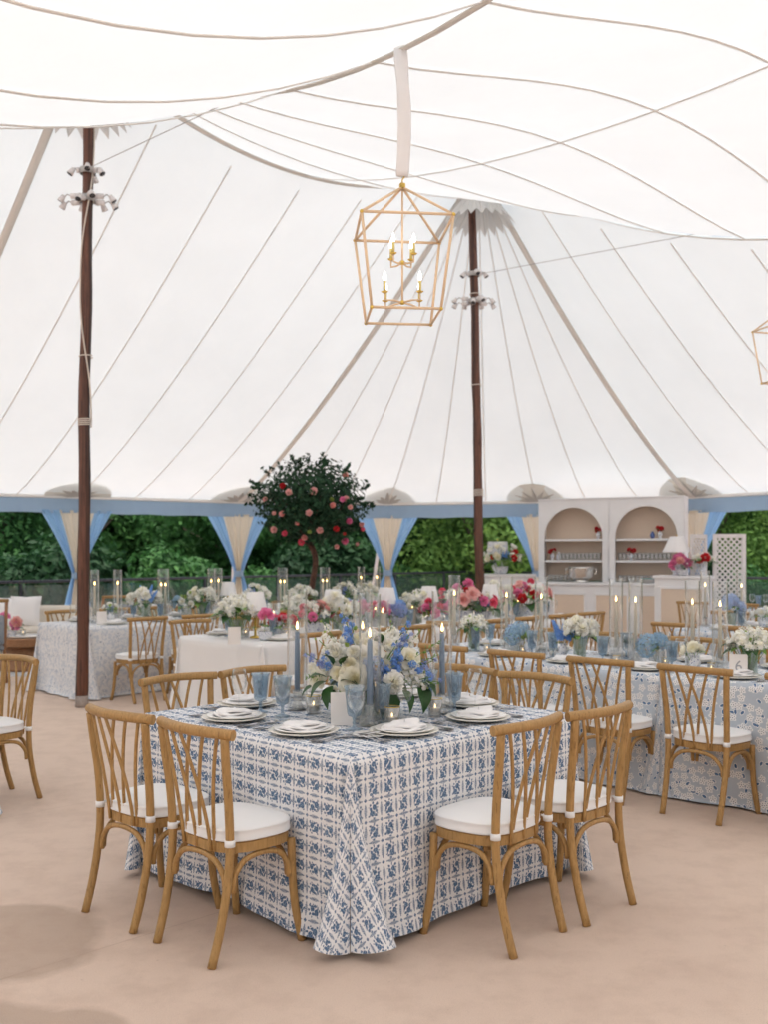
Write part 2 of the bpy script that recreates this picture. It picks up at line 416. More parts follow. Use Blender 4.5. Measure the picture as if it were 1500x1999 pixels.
# ------------------------------------------------------------------ mesh helpers
class MB:
    def __init__(s): s.v, s.f, s.uv = [], [], None
    def add(s, vs, fs, m=None):
        o = len(s.v)
        s.v += [tuple(m @ Vector(p)) if m else tuple(p) for p in vs]
        s.f += [tuple(i + o for i in f) for f in fs]
        return s
    def box(s, c, d, rz=0, m=None, bev=0):
        x, y, z = (k / 2 for k in d)
        if bev:
            b = bev; vs = []
            for sx in (-1, 1):
                for sy in (-1, 1):
                    for sz in (-1, 1):
                        vs += [(sx * x, sy * (y - b), sz * (z - b)), (sx * (x - b), sy * y, sz * (z - b)), (sx * (x - b), sy * (y - b), sz * z)]
            R = Matrix.Translation(c) @ Matrix.Rotation(rz, 4, 'Z')
            def I(a, b2, c2, k): return ((a > 0) * 4 + (b2 > 0) * 2 + (c2 > 0)) * 3 + k
            fs = []
            for k, q in ((0, lambda a, p, r: (a, p, r)), (1, lambda a, p, r: (p, a, r)), (2, lambda a, p, r: (p, r, a))):
                for a in (-1, 1):
                    l = [I(*q(a, p, r), k) for p, r in ((-1, -1), (1, -1), (1, 1), (-1, 1))]
                    fs.append(l)
            for p in (-1, 1):
                for r in (-1, 1):
                    fs.append([I(-1, p, r, 1), I(1, p, r, 1), I(1, p, r, 2), I(-1, p, r, 2)])
                    fs.append([I(p, -1, r, 0), I(p, 1, r, 0), I(p, 1, r, 2), I(p, -1, r, 2)])
                    fs.append([I(p, r, -1, 0), I(p, r, 1, 0), I(p, r, 1, 1), I(p, r, -1, 1)])
            for a in (-1, 1):
                for p in (-1, 1):
                    for r in (-1, 1): fs.append([I(a, p, r, 0), I(a, p, r, 1), I(a, p, r, 2)])
            return s.add(vs, fs, (m @ R) if m else R)
        vs = [(i * x, j * y, k * z) for i in (-1, 1) for j in (-1, 1) for k in (-1, 1)]
        fs = [(0, 1, 3, 2), (4, 6, 7, 5), (0, 4, 5, 1), (2, 3, 7, 6), (0, 2, 6, 4), (1, 5, 7, 3)]
        R = Matrix.Translation(c) @ Matrix.Rotation(rz, 4, 'Z')
        return s.add(vs, fs, (m @ R) if m else R)
    def tube(s, pts, r, n=8, cap=True, flat=1.0, m=None):
        P_ = [Vector(p) for p in pts]; k = len(P_)
        rs = r if isinstance(r, (list, tuple)) else [r] * k
        up = Vector((0, 0, 1)); vs, fs = [], []
        T = [(P_[min(i + 1, k - 1)] - P_[max(i - 1, 0)]).normalized() for i in range(k)]
        a = T[0].cross(up)
        if a.length < .25: a = T[0].cross(Vector((0, 1, 0)))
        a.normalize()
        for i in range(k):
            a = (a - T[i] * a.dot(T[i])).normalized(); b = T[i].cross(a)
            for j in range(n):
                q = 2 * PI * j / n
                vs.append(P_[i] + a * (rs[i] * math.cos(q)) + b * (rs[i] * flat * math.sin(q)))
        for i in range(k - 1):
            for j in range(n):
                fs.append((i * n + j, i * n + (j + 1) % n, (i + 1) * n + (j + 1) % n, (i + 1) * n + j))
        if cap: fs += [tuple(range(n - 1, -1, -1)), tuple(range((k - 1) * n, k * n))]
        return s.add(vs, fs, m)
    def lathe(s, prof, n=20, m=None, flute=0, fl_n=0):
        vs, fs = [], []
        for (r, z) in prof:
            for j in range(n):
                q = 2 * PI * j / n; rr = r * (1 + flute * math.cos(fl_n * q)) if flute else r
                vs.append((rr * math.cos(q), rr * math.sin(q), z))
        for i in range(len(prof) - 1):
            for j in range(n):
                fs.append((i * n + j, i * n + (j + 1) % n, (i + 1) * n + (j + 1) % n, (i + 1) * n + j))
        if prof[0][0] > 0: fs.append(tuple(range(n - 1, -1, -1))) if prof[0][0] < 0 else None
        fs = [f for f in fs if f]
        return s.add(vs, fs, m)
    def ball(s, c, r, n=10, k=7, m=None):
        rx, ry, rz = r if isinstance(r, (tuple, list)) else (r, r, r)
        vs, fs = [], []
        for i in range(k + 1):
            p = PI * i / k
            for j in range(n):
                q = 2 * PI * j / n
                vs.append((c[0] + rx * math.sin(p) * math.cos(q), c[1] + ry * math.sin(p) * math.sin(q), c[2] - rz * math.cos(p)))
        for i in range(k):
            for j in range(n): fs.append((i * n + j, i * n + (j + 1) % n, (i + 1) * n + (j + 1) % n, (i + 1) * n + j))
        return s.add(vs, fs, m)
    def mesh(s, name, mat, smooth=True):
        me = bpy.data.meshes.new(name); me.from_pydata([tuple(p) for p in s.v], [], s.f)
        if s.uv:
            l = me.uv_layers.new(name='UVMap')
            for lo in me.loops: l.data[lo.index].uv = s.uv[lo.vertex_index]
        me.materials.append(M[mat] if isinstance(mat, str) else mat)
        if smooth: me.polygons.foreach_set('use_smooth', [True] * len(me.polygons))
        me.update(); return me
    def obj(s, name, mat, parent=None, smooth=True, sharp=None):
        me = s.mesh(name, mat, smooth)
        if sharp: 
            try: me.set_sharp_from_angle(angle=rad(sharp))
            except Exception: pass
        return put(name, me, parent)
def put(name, me, parent=None, loc=(0, 0, 0), rz=0, sc=None):
    o = bpy.data.objects.new(name, me); COL.objects.link(o)
    o.location = loc; o.rotation_euler = (0, 0, rz)
    if sc: o.scale = (sc, sc, sc)
    if parent: o.parent = parent
    return o
def thing(name, label=None, cat=None, loc=(0, 0, 0), rz=0, group=None):
    o = bpy.data.objects.new(name, None); COL.objects.link(o); o.empty_display_size = .1
    o.location = loc; o.rotation_euler = (0, 0, rz)
    return tag(o, label, cat, group)
def tag(o, label=None, cat=None, group=None, kind=None):
    for k, v in (('label', label), ('category', cat), ('group', group), ('kind', kind)):
        if v: o[k] = v
    return o
def kids(o): return [c for c in KIDS.get(o.name, [])]
KIDS = {}
def index_kids(o):
    KIDS[o.name] = list(o.children)
    for c in o.children: index_kids(c)
def copy_tree(o, parent=None):
    c = o.copy(); COL.objects.link(c)
    if parent: c.parent = parent
    for ch in KIDS.get(o.name, ()): copy_tree(ch, c)
    return c
USED = set()
def spawn(proto, loc, rz=0, label=None, cat=None, group=None, sc=None):
    """the first call moves the prototype itself; later calls copy it with all its parts"""
    if proto.name not in USED:
        index_kids(proto); USED.add(proto.name); o = proto
    else: o = copy_tree(proto)
    o.location = loc; o.rotation_euler = (0, 0, rz)
    if sc: o.scale = (sc, sc, sc)
    if label: o['label'] = label
    if cat: o['category'] = cat
    if group: o['group'] = group
    return o
def at(px, py, Y): return Vector(((px - 750) / F * Y, Y, H - (py - HZ) / F * Y))
def gnd(px, py, z=0):
    Y = F * (H - z) / (py - HZ); return Vector(((px - 750) / F * Y, Y, z))
def pxof(p): return 750 + F * p[0] / p[1]
ORD = ['first', 'second', 'third', 'fourth', 'fifth', 'sixth', 'seventh', 'eighth', 'ninth', 'tenth', 'eleventh', 'twelfth', 'thirteenth', 'fourteenth', 'fifteenth', 'sixteenth', 'seventeenth', 'eighteenth', 'nineteenth', 'twentieth', 'twenty-first', 'twenty-second', 'twenty-third', 'twenty-fourth', 'twenty-fifth', 'twenty-sixth', 'twenty-seventh', 'twenty-eighth']
def ordinals(objs, fmt, group=None):
    """label alike things by their order from the left in the photograph"""
    for i, o in enumerate(sorted(objs, key=lambda o: pxof(o.location))):
        w_ = 'leftmost' if i == 0 else ('rightmost' if i == len(objs) - 1 else ORD[i] + ' from left')
        o['label'] = fmt.replace('#', w_)
        if group: o['group'] = group

# ------------------------------------------------------------------ setting: ground, patio, bank
g = MB(); g.add([(-250, -60, 0), (250, -60, 0), (250, 400, 0), (-250, 400, 0)], [(0, 1, 2, 3)])
o = g.obj('ground', 'grass', smooth=False); o.location.z = -.2; tag(o, kind='structure')
RA, RC, RB = Vector((-11.5, 11.0)), Vector((2.9, 27.9)), Vector((12.2, 11.6))
pts = [(-30, -30), (30, -30), (30, 4), (14, 8.5), tuple(RB + Vector((.2, .12))), tuple(RC + Vector((0, .3))), tuple(RA + Vector((-.25, .2))), (-30, 4)]  # unseen stretch behind the camera is added to bounce daylight under the tent
g = MB(); n = len(pts)
g.add([(x, y, 0) for x, y in pts] + [(x, y, -.35) for x, y in pts], [tuple(range(n))] + [(i, i + n, (i + 1) % n + n, (i + 1) % n) for i in range(n)])
tag(g.obj('floor', 'floor', smooth=False), kind='structure')
# floor joints (sawn control joints in the concrete) run with the tables
g = MB()
for k in range(-2, 4):
    a = Vector((-6 + k * 3.05, -1 + .0)); b_ = a + Vector((.707, .707)) * 22
    for (p, q) in ((a, b_),):
        d = (q - p).normalized(); nn = Vector((-d.y, d.x)) * .0011
        g.add([(p.x + nn.x, p.y + nn.y, .0015), (p.x - nn.x, p.y - nn.y, .0015), (q.x - nn.x, q.y - nn.y, .0015), (q.x + nn.x, q.y + nn.y, .0015)], [(0, 1, 2, 3)])
M['joint'] = plain('joint', (.42, .31, .25), .9)
tag(g.obj('floor_joints', 'joint', smooth=False), kind='structure')
# wooded bank far behind
g = MB(); nx, ny = 60, 10
for j in range(ny + 1):
    for i in range(nx + 1):
        a = -1.25 + 2.5 * i / nx; r = 44 + 26 * j / ny
        z = 13 * (j / ny) ** .8 + 1.4 * noise.noise(Vector((i * .4, j * .5, 1)))
        g.v.append((r * math.sin(a), r * math.cos(a), z - .4))
for j in range(ny):
    for i in range(nx): k = j * (nx + 1) + i; g.f.append((k, k + 1, k + nx + 2, k + nx + 1))
tag(g.obj('wooded_hill', 'fol2'), kind='structure')

# ------------------------------------------------------------------ tent frame in plan
Lp, Rp = Vector((-3.07, 10.1)), Vector((1.27, 13.35))
ud, vd = Vector((.8, .6)), Vector((.6, -.8)); SU, SV = 5.43, 12.0
def W(u, v): return Lp + ud * u + vd * v
PEAK, SADU, SADV, EAVE = 6.75, 6.02, 4.5, 2.5
def zu(t): return SADU + (PEAK - SADU) * abs(2 * t - 1) ** 2.0
def zv(t): return SADV + (PEAK - SADV) * abs(2 * t - 1) ** 1.9
P1, P2, P3, P4, P5 = Vector((-5.0, 16.2)), Vector((-2.6, 17.75)), Vector((.07, 18.45)), Vector((2.73, 17.7)), Vector((5.04, 16.2))
P0 = P1 + (P1 - P2); Pm1 = P0 + (P1 - P2); Pm2 = Pm1 + (P1 - P2)
E1 = W(SU + 5.0, SV)                                  # eave opposite the near right pole
P6 = P5 + (E1 - P5) * .25; P7 = P5 + (E1 - P5) * .5; P8 = P5 + (E1 - P5) * .75
def lerp(a, b, t): return a + (b - a) * t
def poly(pts, t):
    k = t * (len(pts) - 1); i = min(int(k), len(pts) - 2); return lerp(pts[i], pts[i + 1], k - i)
PROF = 1.13
tent = thing('sailcloth_tent', 'white sailcloth pole tent roofing the whole dining floor', 'tent')
def surf_side(ridge_xy, ridge_z, eave_xy):
    """ridge above, eave below: returns point(s,t), t=0 ridge, t=1 eave"""
    def f(s, t):
        a = ridge_xy(s); b_ = eave_xy(s); p = lerp(a, b_, t)
        return Vector((p.x, p.y, EAVE + (ridge_z(s) - EAVE) * (1 - t) ** PROF - .10 * math.sin(PI * t)))
    return f
def quad(u0):
    def f(s, t):
        p = W(u0 + s * SU, t * SV)
        a, b_ = zu(s), zv(t)
        return Vector((p.x, p.y, a + b_ - PEAK + (1.2 if u0 >= 0 else -.10) * math.sin(PI * s) * math.sin(PI * t)))
    return f
def panel(f, s0, s1, t0=0, t1=1, ns=3, ntt=14):
    g = MB()
    for j in range(ntt + 1):
        for i in range(ns + 1): g.v.append(tuple(f(lerp(s0, s1, i / ns), lerp(t0, t1, j / ntt))))
    for j in range(ntt):
        for i in range(ns): k = j * (ns + 1) + i; g.f.append((k, k + 1, k + ns + 2, k + ns + 1))
    return g.obj('canopy_panel', 'sail', tent)
def strip(path, wd, mat, name, drop=.012, thick=.006):
    """webbing sewn under the cloth: a thin strap with thickness"""
    g = MB(); P_ = [Vector(p) for p in path]; k = len(P_); fs = []
    for i in range(k):
        d = (P_[min(i + 1, k - 1)] - P_[max(i - 1, 0)]).normalized(); sd_ = d.cross(Vector((0, 0, 1))).normalized() * wd / 2
        up = sd_.cross(d).normalized()
        if up.z > 0: up = -up
        c = P_[i] + up * drop
        g.v += [tuple(c - sd_), tuple(c + sd_), tuple(c + sd_ + up * thick), tuple(c - sd_ + up * thick)]
    for i in range(k - 1):
        for j in range(4): a = i * 4 + j; b_ = i * 4 + (j + 1) % 4; g.f.append((a, b_, b_ + 4, a + 4))
    return g.obj(name, mat, tent)
def line(f, s, t0=0, t1=1, n=16, rev=False):
    return [f(s, lerp(t0, t1, i / n)) if not rev else f(lerp(t0, t1, i / n), s) for i in range(n + 1)]
# interior bays
for u0 in (-SU, 0):
    f = quad(u0)
    nv = 12
    for k in range(nv): 
        a, b_ = k / nv, (k + 1) / nv
        for h in (0, .5):
            gf = (lambda f, h: (lambda s, t: f(h + .5 * t, s)))(f, h)
            panel(gf, a, b_, ns=2, ntt=8)
        if k: strip([f(i / 16, a) for i in range(17)], .019, 'seam', 'seam')
    strip([f(.5, i / 24) for i in range(25)], .019, 'seam', 'seam', .02)
# ridge bands
def ridgeband(f, rev, s, wd=.085, n=30): strip([f(s, i / n) if not rev else f(i / n, s) for i in range(n + 1)], wd, 'band', 'ridge_band', .022)
q0, q1 = quad(-SU), quad(0)
for q in (q0, q1): ridgeband(q, True, 0); ridgeband(q, True, 1)
ridgeband(q0, False, 0, .045); ridgeband(q1, False, 0, .045); ridgeband(q1, False, 1, .06)
# far side, near side
def side(u0, v, eave): return surf_side(lambda s: W(u0 + s * SU, v), zu, lambda s: poly(eave, s))
nearE = lambda u: W(u, SV + 6.0)
sides = [(side(0, 0, [P0, P1, P2]), 6), (side(-SU, 0, [P0 + (P1 - P2) * 2, Pm1, P0]), 6),
         (side(0, SV, [nearE(0), nearE(SU)]), 6), (side(-SU, SV, [nearE(-SU), nearE(0)]), 6)]
LE = -SU - 5.0
endR = surf_side(lambda s: W(SU, s * SV), zv, lambda s: poly([P5, P6, P7, P8, E1], s))
endL = surf_side(lambda s: W(-SU, s * SV), zv, lambda s: lerp(W(LE, 0), W(LE, SV), s))
sides += [(endR, 12), (endL, 12)]
def fan(c, eave): return surf_side(lambda s: c, lambda s: PEAK, lambda s: poly(eave, s))
def arc(c, a, b_):   # intermediate eave posts of a rounded corner, from a to b around c
    va, vb = a - c, b_ - c; out = [a]
    for t in (1 / 3, 2 / 3):
        d = (va.normalized() * (1 - t) + vb.normalized() * t).normalized(); out.append(c + d * lerp(va.length, vb.length, t))
    return out + [b_]
PL2 = P0 + (P1 - P2) * 2
fans = [(fan(Rp, [P2, P3, P4, P5]), 9), (fan(W(SU, SV), arc(W(SU, SV), E1, nearE(SU))), 9),
        (fan(W(-SU, SV), arc(W(-SU, SV), nearE(-SU), W(LE, SV))), 9), (fan(W(-SU, 0), arc(W(-SU, 0), W(LE, 0), PL2)), 9)]
for f, n in sides + fans:
    for k in range(n):
        panel(f, k / n, (k + 1) / n)
        if k: strip(line(f, k / n, .03, 1), .019, 'seam', 'seam')
for f, s, in ((sides[0][0], 0), (sides[0][0], 1), (sides[1][0], 0), (endR, 0), (sides[2][0], 0), (sides[2][0], 1), (endR, 1)):
    strip(line(f, s, 0, 1, 20), .10, 'band', 'ridge_band', .03)
# eave beads, valances, medallions at the posts
posts = [(PL2, P0), (Pm1, P0), (P0, P1), (P1, P2), (P2, P3), (P3, P4), (P4, P5), (P5, P6), (P6, P7), (P7, P8), (P8, E1)]
eave_all = [PL2, Pm1, P0, P1, P2, P3, P4, P5, P6, P7, P8, E1]
near_eave = arc(W(SU, SV), E1, nearE(SU)) + [nearE(0)] + arc(W(-SU, SV), nearE(-SU), W(LE, SV)) + [W(LE, SV * .66), W(LE, SV * .33)] + arc(W(-SU, 0), W(LE, 0), PL2)
ring = eave_all + near_eave[1:]
for i in range(len(ring) - 1):
    a, b_ = ring[i], ring[i + 1]
    if (b_ - a).length < .1: continue
    d = (b_ - a).normalized(); nn = Vector((d.y, -d.x))
    mid = (a + b_) / 2
    if nn.dot(mid - W(0, 6)) < 0: nn = -nn                       # outwards
    g = MB(); n = 26
    for k in range(n + 1):
        p = lerp(a, b_, k / n); s = math.sin(k * 1.9) * .008
        for z, off in ((EAVE + .01, .0), (EAVE - .045, .012), (EAVE - .05, -.005), (EAVE + .0, -.02)):
            q = p + nn * off; g.v.append((q.x, q.y, z))
    for k in range(n):
        for j in range(4): x0 = k * 4 + j; x1 = k * 4 + (j + 1) % 4; g.f.append((x0, x1, x1 + 4, x0 + 4))
    g.obj('eave_hem', 'seam', tent)
    g = MB(); n = 44; random.seed(i * 31)
    ph = random.random() * 6
    for k in range(n + 1):
        t = k / n; p = lerp(a, b_, t)
        for j in range(5):
            h = j / 4
            gather = 1 + 1.6 * max(0, 1 - min(t, 1 - t) * 6)
            s = (.010 * math.sin(t * 37 + ph + h * 1.5) + .006 * math.sin(t * 83 + ph * 2 - h * 2)) * gather * (.3 + h)
            q = p + nn * (s + .004); g.v.append((q.x, q.y, EAVE - .05 - .235 * h + .006 * math.sin(t * 21 + ph) * h))
    for k in range(n):
        for j in range(4): x0 = k * 5 + j; g.f.append((x0, x0 + 1, x0 + 6, x0 + 5))
    v_ = g.obj('valance', 'valance', tent)
def medallion(p, tang, inward, slope):
    g = MB(); st = MB()
    up = (Vector((inward.x, inward.y, slope))).normalized(); tg = Vector((tang.x, tang.y, 0)).normalized()
    nrm = tg.cross(up).normalized()
    if nrm.z > 0: nrm = -nrm
    c = Vector((p.x, p.y, EAVE + .015)); n = 20
    base = c + nrm * .035
    g.v = [tuple(base)] + [tuple(base + tg * (.54 * math.cos(PI * i / n)) + up * (.54 * math.sin(PI * i / n))) for i in range(n + 1)]
    g.f = [(0, i + 1, i + 2) for i in range(n)]
    g.obj('medallion', 'medal', tent, smooth=False)
    for i, a in enumerate([8, 32, 58, 90, 122, 148, 172]):
        a = rad(a); r = .46 if i % 2 else .40
        tip = base + nrm * .008 + tg * (r * math.cos(a)) + up * (r * math.sin(a)); w_ = .17
        l = base + nrm * .008 + tg * (.16 * math.cos(a - w_ * 1.5)) + up * (.16 * math.sin(a - w_ * 1.5))
        r_ = base + nrm * .008 + tg * (.16 * math.cos(a + w_ * 1.5)) + up * (.16 * math.sin(a + w_ * 1.5))
        b0 = base + nrm * .008; rid = base + nrm * .02 + (tip - base) * .5
        st.add([tuple(b0), tuple(l), tuple(tip), tuple(r_), tuple(rid)], [(0, 1, 4), (1, 2, 4), (2, 3, 4), (3, 0, 4)])
    st.obj('star', 'star', tent, smooth=False)
for a, b_, c in ((Pm1, P0, P1), (P0, P1, P2), (P1, P2, P3), (P2, P3, P4), (P3, P4, P5), (P4, P5, P6), (P5, P6, P7)):
    tang = (c - a).normalized(); inw = Vector((tang.y, -tang.x))
    if inw.dot(W(2, 3) - b_) < 0: inw = -inw
    medallion(b_, tang, inw, .62)
# sunburst collars under the peaks
for c in (Lp, Rp, W(-SU, 0), W(0, SV), W(SU, SV), W(-SU, SV)):
    g = MB(); n = 44
    for i in range(n):
        a = 2 * PI * i / n; r = .50 if i % 2 else .42
        g.v += [(c.x + .07 * math.cos(a), c.y + .07 * math.sin(a), PEAK - .2), (c.x + r * .5 * math.cos(a), c.y + r * .5 * math.sin(a), PEAK - .48),
                (c.x + r * math.cos(a), c.y + r * math.sin(a), PEAK - (.80 if i % 2 else .70))]
    for i in range(n):
        k = (i + 1) % n
        for j in (0, 1): g.f.append((i * 3 + j, i * 3 + j + 1, k * 3 + j + 1, k * 3 + j))
    g.obj('peak_collar', 'collar', tent, smooth=False)

# ------------------------------------------------------------------ tent poles with ropes, spotlights
def tent_pole(base, top, label, marks, sleeve=False):
    t = thing('tent_pole', label, 'pole', (base.x, base.y, 0), group='wooden centre poles of the tent')
    g = MB(); n = 40; pts = []; rs = []
    for i in range(n + 1):
        z = PEAK * i / n; q = lerp(Vector((0, 0)), top - base, i / n)
        pts.append((q.x + .012 * noise.noise(Vector((z * .8, base.x, 0))) * 2, q.y, z + (.10 if i == 0 and sleeve else 0)))
        rs.append((.062 - .010 * i / n) * (1 + .16 * noise.noise(Vector((z * 2.3, base.y, 3)))))
    g.tube(pts, rs, 14); g.obj('pole_shaft', 'pole', t)
    if sleeve:
        g = MB(); g.lathe([(.0, .0), (.068, .0), (.063, .06), (.066, .115), (.0, .118)], 14); g.obj('pole_foot', 'concrete', t)
    for z, turns in marks:
        q = lerp(Vector((0, 0)), top - base, z / PEAK); g = MB(); r = .062 - .010 * z / PEAK + .008
        pp = [(q.x + r * math.cos(a), q.y + r * math.sin(a), z + .012 * a / 6.28 * 1.6) for a in [k * PI / 8 for k in range(16 * turns + 1)]]
        g.tube(pp, .0065, 6); g.obj('rope_wrap', 'rope', t)
    return t
Ltop, Rtop = Lp + Vector((.075, 0)), Rp + Vector((-.09, 0))
Rb = Rp + Vector((.05, 0))
tp = tent_pole(Lp, Ltop, 'dark wooden tent pole at the left, standing before the pale floral table', [(3.54, 1), (2.84, 4), (5.12, 1)], True)
g = MB()   # slack hoisting rope
pp = []
for i in range(36):
    z = 6.5 - 3.6 * i / 35; a = 1.2 * math.sin(i * .22) - 1.3
    q = lerp(Vector((0, 0)), Ltop - Lp, z / PEAK); r = .064
    pp.append((q.x + r * math.cos(a), q.y + r * math.sin(a), z))
g.tube(pp, .008, 6); g.obj('hoisting_rope', 'rope', tp)
tent_pole(Rb, Rtop, 'dark wooden tent pole rising behind the long white flower table', [(3.8, 1), (2.32, 5), (5.02, 1)])
for c in (W(-SU, 0),): tent_pole(c, c, 'dark wooden tent pole beyond the left edge', [])
def spots(c, z, r, arms, label):
    t = thing('spotlight_cluster', label, 'spotlights', (c.x, c.y, z), group='spotlight clusters clamped to the tent poles')
    g = MB(); g.lathe([(.072, -.03), (.080, -.03), (.080, .03), (.072, .03), (.072, -.03)], 14); g.obj('clamp_ring', 'grey_metal', t)
    for a, dz, ln in arms:
        a = rad(a); d = Vector((math.cos(a), math.sin(a), 0))
        g = MB(); g.tube([tuple(d * .08 + Vector((0, 0, dz))), tuple(d * (.08 + ln * .45) + Vector((0, 0, dz)))], .028, 10); ca = g.obj('ballast', 'metal_white', t)
        g = MB(); e = d * (.08 + ln * .45); k = d * (.08 + ln * .8)
        g.tube([tuple(e + Vector((0, 0, dz))), tuple((e + k) / 2 + Vector((0, 0, dz + .02))), tuple(k + Vector((0, 0, dz - .01)))], .007, 6); g.obj('bracket_arm', 'grey_metal', t)
        g = MB(); h = k + d * .04 + Vector((0, 0, dz - .05)); b0 = k + Vector((0, 0, dz + .01))
        g.tube([tuple(b0), tuple(lerp(b0, h, .5)), tuple(h)], [.020, .028, .036], 10); lh = g.obj('lamp_head', 'metal_white', t)
        g = MB(); dd = (h - b0).normalized(); g.tube([tuple(h + dd * .0005), tuple(h + dd * .003)], .030, 10); g.obj('lens', 'lens', lh)
big = [(178, .03, r_) for r_ in (.2,)] + [(170, -.03, .2), (-60, .02, .1), (-100, -.02, .1), (5, .03, .18), (12, -.03, .2), (60, 0, .15), (120, 0, .15)]
small = [(200, 0, .07), (-20, 0, .07), (-75, .02, .05), (80, 0, .07)]
def polept(b_, t_, z): return lerp(b_, t_, z / PEAK)
for b_, t_, zz, nm in ((Lp, Ltop, 5.43, 'left'), (Rb, Rtop, 5.30, 'right')):
    spots(polept(b_, t_, zz), zz, .07, small, f'small white spotlight cluster, upper one on the {nm} tent pole')
    spots(polept(b_, t_, zz - (.28 if nm == 'left' else .36)), zz - (.28 if nm == 'left' else .36), .07, big, f'wide white spotlight cluster, lower one on the {nm} tent pole')
# cables that carry the lanterns
for a, za, b_, zb, nm in ((Lp, 5.43, W(0, SV), 3.75, 'left'), (Rp, 5.30, W(SU, SV), 4.1, 'right')):
    g = MB(); g.tube([(*lerp(a, b_, i / 20), lerp(za, zb, i / 20)) for i in range(21)], .0045, 5)
    tag(g.obj('lantern_cable', 'grey_metal'), f'thin straight cable running from the {nm} tent pole towards the camera', 'cable')

# ------------------------------------------------------------------ curtains at the eave posts
def curtain(p, tang, label, flip=1, seed=0):
    t = thing('curtain', label, 'curtain', (p.x, p.y, 0), math.atan2(tang.y, tang.x), group='striped curtains tied back at the tent posts')
    ztop, ztie = 2.26, 1.20
    rnd = random.Random(seed)
    ph = rnd.random() * 6
    def half(h):
        if h > ztie:
            q = (h - ztie) / (ztop - ztie); return .075 + (.58 - .075) * (q ** 1.25)
        q = (ztie - h) / ztie; return .075 + .20 * (1 - (1 - q) ** 2)
    def sheet(x0, x1, name, mat, off):
        g = MB(); nx, nz = 26, 30
        for j in range(nz + 1):
            h = ztop * (1 - j / nz) + .02 * (j / nz)
            hw = half(h)
            for i in range(nx + 1):
                s = lerp(x0, x1, i / nx)
                amp = .035 * (1 - .45 * hw / .58)
                y = amp * math.sin(s * 17 + ph) + .012 * math.sin(s * 41 + h * 2 + ph) + off
                g.v.append((s * hw, y, h))
        for j in range(nz):
            for i in range(nx): k = j * (nx + 1) + i; g.f.append((k, k + 1, k + nx + 2, k + nx + 1))
        return g.obj(name, mat, t)
    sheet(-1, -.50, 'blue_panel', 'curtain_blue', 0); sheet(-.50, .50, 'cream_panel', 'curtain_cream', 0); sheet(.50, 1, 'blue_panel', 'curtain_blue', 0)
    g = MB(); g.v = []
    n = 18
    for z in (ztie - .055, ztie + .055):
        for i in range(n): a = 2 * PI * i / n; g.v.append((.09 * math.cos(a), .065 * math.sin(a), z))
    g.f = [(i, (i + 1) % n, n + (i + 1) % n, n + i) for i in range(n)]
    g.obj('tie_band', 'valance', t)
cd = [(P0, P1 - Pm1, 'blue and cream curtain beyond the left edge of the view'), (P1, P2 - P0, 'blue and cream tied curtain behind the left tent pole'),
      (P2, P3 - P1, 'blue and cream tied curtain left of the rose tree'), (P3, P4 - P2, 'blue and cream tied curtain right of the rose tree'),
      (P4, P5 - P3, 'blue and cream tied curtain against the left arched bookcase'), (P5, P6 - P4, 'blue and cream tied curtain behind the lattice screen'),
      (P6, P7 - P5, 'blue and cream curtain beyond the right edge of the view')]
for i, (p, tg, lb) in enumerate(cd): curtain(p, tg.normalized(), lb, seed=i)
# leaning white side poles outside the posts
sp_ = []
for i, (p, q) in enumerate(((P1, (-.45, 1.2)), (P2, (-.35, 1.3)), (P3, (-.42, 1.25)), (P5, (.5, 1.1)))):
    g = MB(); g.tube([(p.x - .05, p.y + .12, 2.5), (p.x + q[0], p.y + q[1], 0)], .03, 10)
    e = thing('side_pole', None, 'pole', (0, 0, 0)); g.obj('pole_tube', 'metal_white', e)
    g = MB(); g.lathe([(0, 0), (.06, 0), (.06, .012), (0, .014)], 12, Matrix.Translation((p.x + q[0], p.y + q[1], 0))); g.obj('foot_plate', 'grey_metal', e)
    e['label'] = ['white slanting tent side pole beside the far left curtain', 'white slanting tent side pole beside the curtain left of the rose tree',
                  'white slanting tent side pole beside the curtain right of the rose tree', 'white slanting tent side pole behind the lattice screen'][i]

# ------------------------------------------------------------------ railing with glass panels
def railing(a, b_, label):
    d = (b_ - a); Ln = d.length; d.normalize(); t = thing('glass_railing', label, 'railing', (a.x, a.y, 0), math.atan2(d.y, d.x))
    g = MB(); g.box((Ln / 2, 0, 1.07), (Ln, .055, .05), bev=.006); g.obj('top_rail', 'rail_black', t, smooth=False)
    n = max(1, round(Ln / 2.0)); st = Ln / n
    pm = MB().box((0, 0, .52), (.05, .05, 1.04), bev=.005).mesh('rail_post', 'rail_black', False)
    gm = MB().box((0, 0, .55), (st - .1, .012, .92)).mesh('glass_panel', 'rail_glass', False)
    for i in range(n + 1): put('rail_post', pm, t, (min(max(i * st, .03), Ln - .03), 0, 0))
    for i in range(n): put('glass_panel', gm, t, ((i + .5) * st, 0, 0))
railing(RA, RC, 'black railing with glass panels along the left and back of the patio')
railing(RC, RB, 'black railing with glass panels behind the bar and lattice screen')

